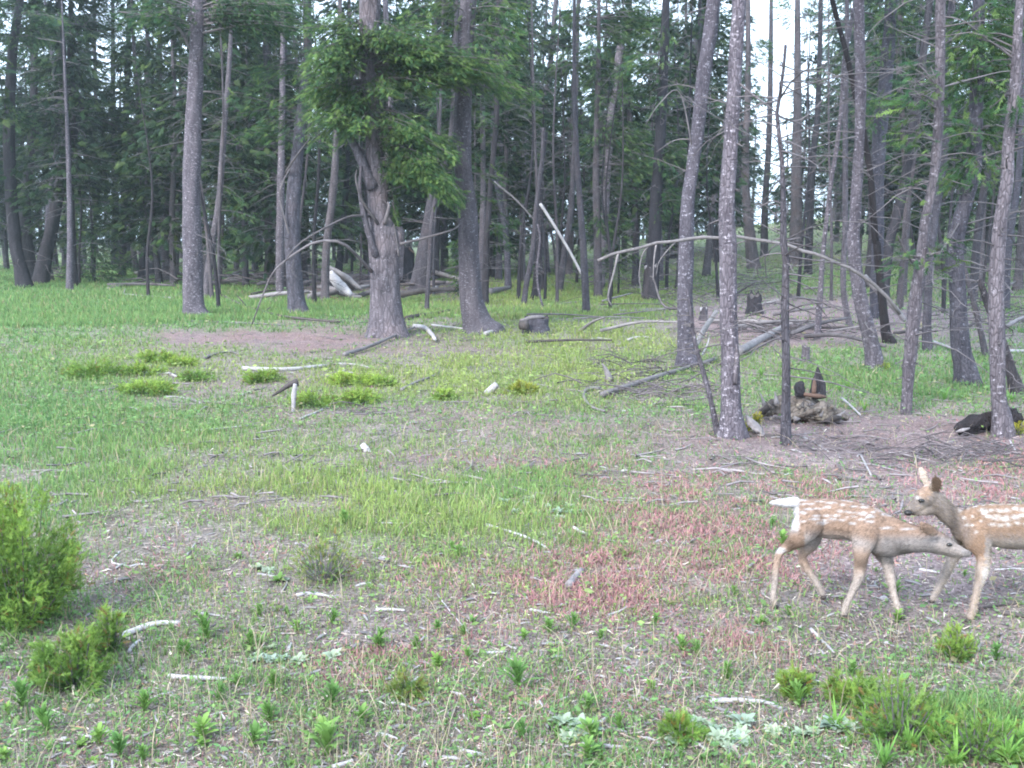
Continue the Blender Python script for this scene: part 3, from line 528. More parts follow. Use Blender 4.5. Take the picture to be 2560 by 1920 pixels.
# --- a low bushy young fir, and others like it
def young_fir(x, y, hpx, wpx, label, seed, yel=.25, size=.24, bare=.05):
    r = np.random.default_rng(seed); b = at(x, y); Y = b[1]; m = mpp(Y); h = hpx*m; wr = wpx*m/2
    root = empty('young_fir', b, label, 'tree'); a = Acc(); P = np.array([b-[0, 0, .1], b+[.03, 0, h*.5], b+[0, .02, h]])
    add_tube(a, spline(P, 10), np.linspace(.045, .01, 10)*h/3, 7); a.build('trunk', M['dark'], root, smooth=True)
    fol, tw = Acc(), Acc(); z = h*bare
    while z < h:
        f = (z/h); ln = wr*(1-f)**.75*r.uniform(.7, 1.15)+.12
        for q in range(4):
            an = r.uniform(0, 6.283); p = b+[0, 0, z]; e = p+np.array([math.cos(an)*ln, math.sin(an)*ln, -.12*ln+.1*f])
            bough(fol, tw, p, e, max(.2, ln*.35), size, yel=yel, r=r, start=.1)
        z += .16+.02*h
    fol.build('foliage', M['leaf'], root); tag(tw.build('branches', M['twig'], root), kind='stuff'); TREE_SPOTS.append((b[0], b[1])); return root
young_fir(235, 706, 310, 200, 'low bushy dark green young fir at the left forest edge, beside the forked fir', 1, .3, .26)
young_fir(1150, 742, 150, 60, 'small shaded young fir tucked behind the flared-foot trunk', 2)
young_fir(1665, 690, 260, 150, 'young fir with hanging boughs just left of the left mottled pine', 3, .35, .3, .3)
young_fir(1545, 740, 210, 120, 'small green young fir beneath the mottled snag', 4, .4, .26, .35)
young_fir(2380, 690, 260, 140, 'young fir in shade behind the shadowy broad-footed fir', 5, .3, .34, .35)
young_fir(640, 690, 330, 130, 'thin young fir left of the mid-sized grey fir', 6, .3, .3, .3)
young_fir(880, 700, 260, 110, 'young fir behind the left side of the central fir', 7, .3, .3, .35)

# ------------------------------------------------------------------ the forest behind: four kinds of tree, copied one by one
def forest_tree(seed, h, cb, mat, dens, bend):
    r = np.random.default_rng(seed); o = (0, 0, 0)
    root = empty('pine_tree', o, 'x', 'tree')
    P = np.array([[0, 0, -.3], [0, 0, 0], [bend*.3, 0, h*.2], [bend, bend*.5, h*.5], [bend*.6, 0, h]])
    Q = spline(P, 26); RW = np.interp(Q[:, 2], [-.3, 0, .5, h], [.19, .17, .135, .02])
    a = Acc(); add_tube(a, Q, RW, 9, rough=.12, seed=seed); tr = a.build('trunk', M[mat], root, smooth=True)
    fol, tw = Acc(), Acc(); dead_limbs(tw, Q, RW, 26, .8, min(h, cb+5), 1.7, r, 3, .017)
    if dens > 0:
        z = cb
        while z < h-.2:
            f = (z-cb)/(h-cb); ln = (2.1*(1-f)**.8+.25)*r.uniform(.6, 1.15)
            for q in range(r.integers(2, 5)):
                an = r.uniform(0, 6.283); i = np.argmin(np.abs(Q[:, 2]-z)); p = Q[i]
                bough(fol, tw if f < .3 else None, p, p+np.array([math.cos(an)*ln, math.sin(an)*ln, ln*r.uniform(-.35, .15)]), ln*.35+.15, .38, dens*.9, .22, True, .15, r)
            z += r.uniform(.3, .55)
        fol.build('crown', M['leaf'], root)
    tag(tw.build('dead_branches', M['twig'], root), kind='stuff')
    return root
def kids(o): return [c for c in bpy.data.objects if c.parent == o]
PROTO = [forest_tree(101, 17, 3.6, 'far', .9, .5), forest_tree(102, 15, 2.4, 'far', 1.0, -.4), forest_tree(103, 18, 5.5, 'grey', .9, .3), forest_tree(104, 14, 1.5, 'dark', 1.1, .2),
         forest_tree(105, 16, 4.5, 'far', .7, -.9), forest_tree(106, 12, 6, 'pale', 0, .6), forest_tree(107, 17, 3.0, 'dark', 1., .6), forest_tree(108, 14, 7, 'far', 0, -.7), forest_tree(109, 10, 6, 'dark', 0, .9)]
PK = [kids(p) for p in PROTO]; used = [False]*len(PROTO)
def place_tree(i, x, y, s, rz, label, group, ci=None):
    if used[i]:
        o = PROTO[i].copy(); col.objects.link(o)
        for ch in PK[i]:
            c = ch.copy(); col.objects.link(c); c.parent = o
    else: o = PROTO[i]; used[i] = True
    o.location = (x, y, float(H(x, y))); o.scale = (s, s, s*random.uniform(.92, 1.1)); o.rotation_euler = (R(random.uniform(-2.5, 2.5)), R(random.uniform(-2.5, 2.5)), rz)
    o['label'] = label; o['group'] = group; o['_o'] = 0; LAST[0] = o; return o
LM = [(-900, 'the left edge'), (90, 'the forked fir'), (491, 'the thick pale trunk'), (744, 'the mid-sized grey fir'), (965, 'the knobbly central fir'), (1185, 'the flared-foot trunk'), (1500, 'the mottled snag'),
      (1722, 'the left mottled pine'), (1830, 'the taller mottled pine'), (1964, 'the bare dead pole'), (2165, 'the tall blue-grey pine'), (2290, 'the narrow-footed stem'), (2405, 'the broad-footed fir'), (2500, 'the rightmost pine'), (4000, 'the right edge')]
def between(x):
    i = next(k for k, (q, _) in enumerate(LM) if q > x); return f'between {LM[i-1][1]} and {LM[i][1]}'
ALLT = []; LAST = [None]
cnt = 0; tries = 0
while cnt < 245 and tries < 5000:
    tries += 1
    x_px = rng.uniform(-260, 2820); yy = rng.uniform(34, 100) if cnt > 55 else rng.uniform(33, 60)
    x = (x_px-1280)/F*yy
    if any((x-a)**2+((yy-b)*.5)**2 < (1.1 if yy < 60 else .9)**2 for a, b in TREE_SPOTS): continue
    left = x_px < 500; gap = 1895 < x_px < 2075
    if gap and rng.random() < .55: continue
    if x_px > 2075 and yy < 40 and rng.random() < .5: continue
    i = int(rng.choice([5, 7, 8])) if ((gap and rng.random() < .6) or cnt >= 140) else int(rng.choice([0, 1, 2, 3, 4, 6], p=[.22, .18, .22, .12, .14, .12]))
    side = 'behind the green meadow at left' if x_px < 600 else ('deep in the woods behind the central trunks' if x_px < 1450 else ('on the green rise behind the mottled pines' if x_px < 2100 else 'in the dim woods at far right'))
    what = {5: 'dead pole', 7: 'dead pole', 8: 'dead pole', 2: 'grey conifer', 3: 'low-branched conifer', 1: 'short green conifer', 4: 'leaning conifer', 6: 'dark conifer'}.get(i, 'green conifer')
    place_tree(i, x, yy, rng.uniform(.8, 1.2)*(1. if yy < 60 else 1.1), rng.uniform(0, 6.28), f'{what} {between(x_px)}'+(', farther back' if yy > 62 else ''), f'{what}s in the forest behind'); ALLT.append((x_px, i, LAST[0]))
    TREE_SPOTS.append((x, yy)); cnt += 1
byl = {}
for x_, i_, o in ALLT:
    if i_ in (5, 7, 8): o.name = 'dead_tree'
    byl.setdefault(o['label'], []).append((x_, o))
for lab, L_ in byl.items():
    L_.sort(key=lambda q: q[0]); n_ = len(L_)
    names = {2: ['left', 'right'], 3: ['left', 'middle', 'right']}.get(n_, ['leftmost', 'second', 'third', 'fourth', 'fifth', 'sixth', 'seventh', 'eighth'])
    if n_ > 1:
        for k_, (_, o) in enumerate(L_): o['label'] = f'{names[min(k_, len(names)-1)] if k_ < n_-1 or n_ < 4 else "rightmost"} {lab}'
for k_ in range(52):
    x_ = rng.uniform(1250, 2640) if k_ < 36 else rng.uniform(200, 1250); yy = rng.uniform(25, 42); X_ = (x_-1280)/F*yy
    if any((X_-p)**2+((yy-q)*.4)**2 < .35**2 for p, q in TREE_SPOTS): continue
    o = place_tree(8 if k_ % 3 else 7, X_, yy, rng.uniform(.6, .9), rng.uniform(0, 6.28), f'thin bare dead sapling {between(x_)}', 'thin bare dead saplings before the forest'); o.scale[0] *= .5; o.scale[1] *= .5; o.name = 'dead_sapling'; TREE_SPOTS.append((X_, yy))
# crowns above the frame on the traced trees share the prototypes' crowns
crowns = [ch for k_ in (0, 2) for ch in PK[k_] if ch.name.startswith('crown')]
for root, Q, RW, h, an in HIGH:
    if h < 13: continue
    c0 = crowns[int(an*7) % 2]; zc = 3.6 if c0 is crowns[0] else 5.5; ht = 17 if c0 is crowns[0] else 18
    Yr = root.location.y; ztop = on(1280, 0, Yr)[2]; zb = max(ztop+2.2, h*.55)
    c = c0.copy(); col.objects.link(c); c.parent = root; c.name = 'crown'
    s = (h+1-zb)/(ht-zc); i = np.argmin(np.abs(Q[:, 2]-(zb+h)/2))
    c.scale = (s*1.2, s*1.2, s); c.rotation_euler = (0, 0, an)
    c.location = (Q[i][0]-root.location.x, Q[i][1]-Yr, zb-zc*s-root.location.z)

# ------------------------------------------------------------------ far-off wood that reads as one mass
fw = Acc(); ft = Acc()
for _ in range(230):
    px = rng.uniform(-700, 3260); Yd = rng.uniform(96, 165); x = (px-1280)/F*Yd; z0 = float(H(x, Yd)); hgt_ = rng.uniform(9, 17)
    if 1890 < px < 2080: hgt_ *= .35
    n = int(52*hgt_/12); f = rng.random(n)**.85; rad = (1-f)**.7*rng.uniform(2, 3.)*rng.random(n)**.4; an = rng.uniform(0, 6.283, n)
    pos = np.stack([x+np.cos(an)*rad, Yd+np.sin(an)*rad, z0+.2+f*hgt_], -1); dd = np.stack([np.cos(an), np.sin(an), np.full(n, -.3)], -1)+rng.normal(0, .3, (n, 3))
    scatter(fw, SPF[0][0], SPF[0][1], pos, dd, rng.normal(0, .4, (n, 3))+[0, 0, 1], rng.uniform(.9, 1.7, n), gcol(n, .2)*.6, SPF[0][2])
    add_tube(ft, [(x, Yd, z0-.3), (x+rng.normal(0, .2), Yd, z0+hgt_*.8)], [.2, .06], 5)
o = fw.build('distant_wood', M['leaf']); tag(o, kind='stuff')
t_ = ft.build('distant_trunks', M['far']); tag(t_, kind='stuff')
# ------------------------------------------------------------------ fallen wood, sticks, stumps
TONE = {'pale': 'pwood', 'grey': 'gwood', 'brown': 'bwood', 'dark': 'dwood'}
def stick(name, label, pts, wd, tone, cat='stick', lift=0., group=None, stubs=(), taper=.6, n=None):
    P = np.array([at(x, y) for x, y in pts]); Y = P[:, 1].mean(); rad = wd*mpp(Y)/2
    rad0 = rad; P[:, 2] += rad*.75+lift; n = n or (8 if wd < 9 else 14)
    Q = spline(P, n); a = Acc(); sd_ = int(pts[0][0]*7+pts[0][1])
    add_tube(a, Q, np.linspace(rad, rad*taper, n), 6 if wd < 9 else 10, rough=.22, seed=sd_)
    o_ = Q[len(Q)//2].copy(); o_[2] = float(H(o_[0], o_[1]))
    for (f, dx, dy, ln) in stubs:
        p = Q[int(f*(n-1))]; d = nrm(np.array([dx, 0, dy])); add_tube(a, [p, p+d*ln*mpp(Y)*.6, p+d*ln*mpp(Y)+[0, .01, 0]], [rad*.6, rad*.45, rad*.2], 5)
    return tag(a.build(name, M[TONE[tone]], origin=o_, smooth=True), label, cat, group)
def pole(name, label, pts, wd, tone, Y, cat='branch', taper=.6, subs=()):
    if not isinstance(Y, (int, float)): Y = at(*Y)[1]
    dys = [p[2] if len(p) > 2 else 0 for p in pts]
    Q = spline([on(p[0], p[1], Y+d) for p, d in zip(pts, dys)], 22); rad = wd*mpp(Y)/2
    o_ = Q[0].copy(); o_[2] = float(H(o_[0], o_[1])); root = empty(name, o_, label, cat)
    a = Acc(); add_tube(a, Q, np.linspace(rad, rad*taper, 22), 9, rough=.15, seed=int(pts[0][0])); a.build('stem', M[TONE[tone]], root, smooth=True)
    for sp, sw in subs:
        b = Acc(); S = spline([on(p[0], p[1], Y+(p[2] if len(p) > 2 else 0)) for p in sp], 10); add_tube(b, S, np.linspace(sw*mpp(Y)/2, sw*mpp(Y)*.2, 10), 5); b.build('twig', M[TONE[tone]], root, smooth=True)
    return root
BP = at(1530, 830)[1]
pole('bent_dead_pole', 'long thin bare pole arched behind the mottled pair of pines', [(1495, 652), (1540, 632), (1583, 625), (1640, 607), (1694, 603), (1745, 593), (1788, 595), (1846, 591), (1900, 602), (1956, 608), (2013, 630), (2045, 636), (2082, 654), (2120, 668), (2160, 693), (2210, 733), (2250, 785)], 8, 'grey', 13.2, taper=1.15,
     subs=[([(1620, 616), (1605, 640), (1598, 690), (1605, 740)], 5), ([(1640, 612), (1635, 650), (1633, 700)], 5), ([(1545, 634), (1535, 680), (1520, 740), (1530, 765)], 7), ([(1690, 603), (1650, 650), (1640, 690)], 4)])
pole('leaning_dead_pole', 'white bleached pole leaning down to the right in the centre distance', [(1350, 509), (1380, 555), (1425, 630), (1459, 695)], 8, 'pale', (1462, 778), taper=.8)
pole('leaning_dead_pole', 'thin grey pole leaning in line above the white bleached one', [(1235, 455), (1290, 500), (1345, 560)], 6, 'grey', 30.)
pole('leaning_dead_pole', 'pale slanting stick propped against the foot of the left mottled pine', [(1741, 862), (1760, 825), (1780, 795), (1793, 775)], 14, 'pale', (1745, 905), taper=.8)
pole('leaning_dead_pole', 'thin white stick slanting between the two mottled pines', [(1755, 888), (1768, 862), (1774, 838)], 5, 'pale', (1750, 910))
pole('leaning_dead_pole', 'grey bare branch dropping right behind the tall blue-grey pine', [(2160, 690), (2200, 735), (2240, 775), (2262, 800)], 14, 'grey', (2262, 812), taper=.9)
stick('fallen_branch', 'long dark fallen branch sweeping down in front of the mid-sized grey fir', [(544, 738), (607, 769), (683, 792), (749, 803), (850, 812)], 8, 'dark', 'branch', .03, stubs=[(.3, -1, 1.2, 40), (.55, 1, .8, 20)])
stick('fallen_branch', 'thin pale fallen branch along the edge of the bare brown mound', [(430, 803), (520, 806), (620, 810), (712, 815)], 6, 'grey', 'branch')
stick('fallen_branch', 'pale branch lying in the meadow in front of the left forest edge', [(309, 739), (350, 742), (435, 748)], 5, 'pale', 'branch', .02, stubs=[(.0, .3, 1, 16)])
stick('fallen_branch', 'long curved grey branch lying in front of the central fir', [(860, 895), (907, 880), (965, 856), (1005, 838), (1039, 824)], 9, 'grey', 'branch', .03)
stick('fallen_branch', 'bleached hooked branch end right of the central fir foot', [(1036, 824), (1062, 828), (1080, 845), (1088, 858)], 13, 'pale', 'branch', .03)
stick('wood_slab', 'flat pale split slab at the foot of the flared grey trunk', [(1212, 840), (1235, 832), (1260, 822)], 12, 'pale', 'wood')
stick('fallen_branch', 'straight pale stick behind the hooked branch', [(1080, 818), (1120, 823), (1172, 829)], 6, 'pale', 'branch', .03)
stick('fallen_log', 'mossy dark log lying just right of the central fir', [(1016, 800), (1050, 793), (1090, 788), (1126, 780)], 12, 'dark', 'log')
stick('fallen_log', 'long thin bleached log in the low junipers left of centre', [(607, 926), (680, 928), (740, 926), (815, 918)], 12, 'pale', 'log', taper=.7)
stick('fallen_branch', 'short pale branch right of the long thin bleached log', [(846, 912), (890, 914), (925, 922)], 7, 'pale', 'branch')
stick('fallen_branch', 'grey curved branch on the left of the low junipers', [(510, 900), (535, 888), (575, 882), (600, 890)], 8, 'grey', 'branch')
stick('fallen_branch', 'pale branch lying by the left meadow junipers', [(302, 938), (360, 936), (415, 936), (445, 946)], 9, 'pale', 'branch')
stick('fallen_branch', 'thin arched pale twig below the left meadow junipers', [(415, 994), (445, 994), (480, 1000), (503, 1010)], 5, 'pale', 'branch')
stick('fallen_branch', 'pale straight branch lying in the grass left of centre', [(490, 1078), (540, 1074), (580, 1070), (620, 1066)], 6, 'pale', 'branch')
stick('fallen_branch', 'thin branch ending in a white tip below the yellow juniper', [(750, 1050), (790, 1034), (825, 1020), (862, 1014)], 7, 'pale', 'branch')
stick('fallen_branch', 'grey branch rising right with a dark end, in the centre', [(1004, 982), (1040, 962), (1070, 952), (1098, 938)], 8, 'grey', 'branch', .02)
stick('fallen_log', 'long dark slender log reaching up to the left mottled pine', [(1505, 998), (1560, 980), (1612, 962), (1680, 940), (1740, 922), (1790, 905)], 13, 'grey', 'log', .03, taper=.8)
stick('fallen_log', 'pale log sloping up between the mottled pair and the bare pole', [(1846, 895), (1880, 875), (1920, 852), (1955, 832)], 20, 'grey', 'log', .05, taper=.8)
stick('fallen_branch', 'flat grey branch left of the long dark slender log', [(1578, 938), (1620, 932), (1664, 926)], 9, 'grey', 'branch')
stick('fallen_branch', 'white bent stick lying in the centre litter', [(1500, 976), (1470, 978), (1459, 990), (1466, 1010), (1484, 1026), (1512, 1034)], 10, 'grey', 'branch', .01)
stick('fallen_branch', 'thin white stick right of the mossy rotten log', [(2103, 1003), (2125, 1022), (2150, 1047)], 7, 'pale', 'stick', .03)
stick('fallen_log', 'thin long log in the far shade left of the left mottled pine', [(1547, 783), (1600, 780), (1640, 776), (1685, 776)], 9, 'grey', 'log')
stick('fallen_log', 'far thin grey log lying centre right', [(1395, 764), (1430, 758), (1466, 757)], 6, 'grey', 'log')
stick('fallen_log', 'pale log far right between the trunks', [(2333, 860), (2358, 868), (2383, 877)], 11, 'pale', 'log')
stick('fallen_log', 'pale log at the right edge behind the rightmost pine', [(2514, 882), (2560, 882), (2610, 884)], 11, 'pale', 'log')
stick('fallen_branch', 'curved pale twig in the yellow green cover at centre right', [(1470, 856), (1490, 848), (1530, 850)], 6, 'pale', 'branch')
stick('fallen_branch', 'low pale branch in the green cover left of the left mottled pine', [(1570, 852), (1600, 845), (1622, 846)], 8, 'pale', 'branch')
stick('fallen_log', 'dark log lying across far left behind the meadow', [(320, 640), (360, 648), (402, 656)], 11, 'dark', 'log', .25)
stick('fallen_log', 'pale long log behind the slim tufted fir', [(535, 700), (600, 697), (660, 692)], 9, 'pale', 'log', .1)
stick('fallen_log', 'pale reddish log right behind the central fir', [(995, 742), (1060, 738), (1146, 734)], 11, 'pale', 'log', .05)
stick('fallen_log', 'short log with a knotted end right of the flared-foot trunk', [(1222, 740), (1250, 734), (1274, 728)], 17, 'grey', 'log', .05)
stick('fallen_log', 'leaning split log behind the left side of the flared-foot trunk', [(1080, 704), (1110, 712), (1150, 726)], 14, 'grey', 'log', .3)
stick('fallen_log', 'grey log end poking up left of the flared-foot trunk', [(1085, 738), (1098, 722), (1118, 718)], 9, 'pale', 'log', .1)
# splintered hollow log, left of the central fir
sl = at(862, 748); sY = sl[1]; root = empty('splintered_log', sl, 'big pale splintered hollow log left of the central fir', 'log'); m = mpp(sY)
for nm, mt, pts, Ws in [('splinter', 'gwood', [(820, 668, 0), (860, 690, 0), (902, 722, -.1)], [10, 16, 10]), ('splinter', 'pwood', [(822, 682, -.2), (850, 715, -.2), (878, 738, -.3)], [22, 30, 16]),
                        ('hollow', 'dwood', [(828, 680, .1), (860, 702, .1), (886, 722, .1)], [14, 20, 10]), ('splinter', 'gwood', [(850, 730, -.3), (880, 742, -.3), (905, 742, -.3)], [14, 12, 6])]:
    addpart(root, nm, mt, pts, Ws, sY, 8, .3, 12, seed=len(pts)+Ws[1])
for q in range(5):
    x0 = rng.uniform(760, 900); addpart(root, 'rotten_piece', 'bwood', [(x0, rng.uniform(738, 752), -.2), (x0+rng.uniform(20, 60), rng.uniform(736, 756), -.2)], [rng.uniform(6, 14), 5], sY, 6, .3, 5, seed=q)
def stump(name, label, x, y, wpx, hpx, mat, top='gwood', jag=.3, lean=0, cat='stump'):
    b = at(x, y); Y = b[1]; m = mpp(Y); root = empty(name, b, label, cat); a = Acc(); h = hpx*m; k = 14; n = 7; r = np.random.default_rng(int(x))
    z = np.linspace(-.05, h, n); thk = np.linspace(0, 2*math.pi, k, endpoint=False); V = []
    for i_, zz in enumerate(z):
        f = i_/(n-1); rad = wpx*m/2*(1.25-.35*min(1, f*2))*(1+.22*(vnoise(np.cos(thk)*1.5+x, np.sin(thk)*1.5+zz*4, 9)-.5)*2)
        zt = zz+(r.uniform(-1, 1, k)*jag*h*.5 if i_ == n-1 else 0)
        V.append(np.stack([b[0]+np.cos(thk)*rad+lean*m*f, b[1]+np.sin(thk)*rad, b[2]+zt+0*thk], -1))
    V = np.concatenate(V); i = np.arange(n-1)[:, None]*k; j = np.arange(k)[None]; j2 = (j+1) % k
    a.add(V, np.stack([i+j, i+j2, i+k+j2, i+k+j], -1).reshape(-1, 4)); a.build('bark', M[mat], root, smooth=True)
    t = Acc(); top_ring = V[-k:]; c_ = top_ring.mean(0)-[0, 0, h*.12]; inn = c_+(top_ring-c_)*[.97, .97, .6]
    t.add(np.vstack([inn, c_]), np.stack([np.arange(k), (np.arange(k)+1) % k, np.full(k, k)], -1)); t.build('broken_top', M[top], root); return root
stump('stump', 'broken grey stump with a dark knot, right of the flared-foot trunk', 1340, 832, 66, 40, 'grey', 'dwood')
addpart(bpy.data.objects['stump'], 'knot', 'dwood', [(1300, 812, -.3), (1318, 812, -.35)], [22, 26], at(1338, 832)[1], 9, .2, 5)
addpart(bpy.data.objects['stump'], 'arm', 'gwood', [(1300, 802, -.2), (1330, 794, -.1), (1360, 792, 0)], [8, 11, 7], at(1338, 832)[1], 8, .3, 8)
stump('stump', 'tall rotten red-brown stump half hidden behind the central fir', 1019, 712, 40, 92, 'dark', 'bwood', .4)
stump('stump', 'grey pointed stump in the shade between the mottled pair and the bare pole', 1885, 785, 38, 44, 'dark', 'dwood', .8)
stump('stump', 'small white-topped stump between the two mottled pines', 1759, 802, 22, 30, 'far', 'pwood', .8)
stump('stump', 'short grey stump with yellow lichen behind the mossy rotten log', 2013, 905, 22, 40, 'grey', 'gwood', .2)
stump('stump', 'thick old trunk stub standing left of the left mottled pine', 1625, 752, 36, 90, 'dark', 'gwood', .4)
# mossy rotten log with standing shards
b = at(2010, 1058); LY = b[1]; root = empty('rotten_log', b, 'mossy rotten log with standing broken shards behind the bare pole', 'log')
addpart(root, 'log', 'mossy', [(1900, 1036, .25), (1950, 1018, .2), (2010, 1010, .15), (2070, 1020, .1), (2120, 1046, .1)], [24, 42, 46, 36, 12], LY, 22, .95, 40, seed=5)
addpart(root, 'rotten_side', 'mossy', [(1960, 1050, .05), (2010, 1040, 0), (2060, 1034, -.05), (2100, 1052, 0)], [14, 34, 38, 12], LY, 20, 1., 34, seed=15)
addpart(root, 'hollow', 'dwood', [(2060, 1052, -.16), (2084, 1046, -.18), (2102, 1044, -.15)], [8, 17, 9], LY, 9, .4, 8, seed=16)
addpart(root, 'log_end', 'dwood', [(1904, 1032, .1), (1925, 1012, .05), (1935, 1000, .05)], [16, 20, 12], LY, 9, .3, 6, seed=6)
addpart(root, 'shard', 'dark', [(2046, 995, .1), (2046, 960, .1), (2044, 918, .1)], [38, 34, 5], LY, 10, .25, 9, seed=7)
addpart(root, 'shard_core', 'bwood', [(2034, 985, 0), (2036, 965, 0), (2036, 945, .02)], [12, 12, 4], LY, 7, .3, 5, seed=8)
addpart(root, 'shard', 'dark', [(2000, 990, .1), (2000, 965, .1), (2008, 955, .1)], [28, 30, 10], LY, 9, .3, 6, seed=9)
addpart(root, 'rotten_cap', 'bwood', [(2010, 985, 0), (2040, 990, -.02), (2065, 992, 0)], [10, 14, 6], LY, 7, .3, 6, seed=10)
for q in range(16):
    x0 = 1910+q*12+rng.uniform(-6, 6); y0 = rng.uniform(1000, 1040); addpart(root, 'splinter', 'mossy' if q % 3 else 'gwood', [(x0, y0+8, -.12), (x0+rng.uniform(-26, 26), y0-rng.uniform(-14, 26), -.1)], [rng.uniform(8, 15), 2], LY, 6, .4, 5, seed=q)
# black charred log and the root tangle
b = at(2440, 1085); BY = b[1]; root = empty('charred_log', b, 'black charred log with a pale hollow end, beside the rightmost pine', 'log')
addpart(root, 'log', 'black', [(2398, 1072, -.1), (2440, 1058, 0), (2490, 1050, .1), (2540, 1045, .2)], [30, 44, 50, 46], BY, 16, .6, 24, seed=4)
addpart(root, 'log_end', 'gwood', [(2390, 1080, -.12), (2404, 1076, -.15), (2424, 1070, -.14)], [3, 11, 4], BY, 8, .3, 6, seed=5)
b = at(1895, 1092); root = empty('root_slab', b, 'grey slanting root slab beside the foot of the taller mottled pine', 'wood')
addpart(root, 'slab', 'gwood', [(1866, 1038, .1), (1880, 1060, .05), (1898, 1078, .02), (1914, 1094, 0)], [3, 20, 22, 5], b[1], 14, .8, 16, seed=2)
addpart(root, 'rotten_underside', 'dwood', [(1868, 1084, .05), (1895, 1096, 0), (1950, 1092, 0)], [16, 18, 10], b[1], 12, .8, 16, seed=3)
# standing bone-white snag and dark root, left of centre
b = at(733, 1030); root = empty('snag', b, 'small bone-white upright snag beside the yellow juniper', 'wood')
addpart(root, 'upright', 'pwood', [(732, 1034, 0), (734, 1010, 0), (735, 985, 0), (738, 960, 0)], [7, 12, 14, 10], b[1], 8, .15, 9, seed=2)
addpart(root, 'root_arm', 'dwood', [(742, 955, .1), (722, 962, .05), (700, 978, 0), (680, 990, 0)], [22, 14, 9, 4], b[1], 8, .25, 9, seed=3)
b = at(1522, 955); root = empty('snag', b, 'small dark pointed wood shard in the centre right cover', 'wood')
addpart(root, 'shard', 'gwood', [(1525, 955, 0), (1518, 930, 0), (1505, 908, 0)], [22, 14, 3], b[1], 8, .2, 7); addpart(root, 'foot', 'dwood', [(1512, 950, 0), (1535, 948, 0)], [14, 14], b[1], 8, .3, 5)
b = at(1225, 985); root = empty('wood_chunk', b, 'pale leaning wood chunk with splayed dark roots, centre', 'wood')
addpart(root, 'chunk', 'pwood', [(1214, 984, 0), (1230, 972, 0), (1242, 960, 0)], [16, 20, 16], b[1], 9, .12, 7)
for q, (x, y) in enumerate([(1190, 972), (1196, 985), (1180, 996)]): addpart(root, 'root', 'dwood', [(1212, 988, 0), (x, y, 0)], [7, 3], b[1], 6, .2, 4, seed=q)
b = at(930, 1130); root = empty('wood_chunk', b, 'bright white snapped piece of wood in the middle grass', 'wood')
addpart(root, 'piece', 'pwood', [(906, 1110, 0), (916, 1124, 0), (928, 1136, 0)], [14, 20, 12], b[1], 8, .2, 6); addpart(root, 'piece', 'pwood', [(928, 1134, -.03), (940, 1146, -.03), (950, 1156, -.03)], [14, 15, 7], b[1], 8, .2, 6, seed=8)
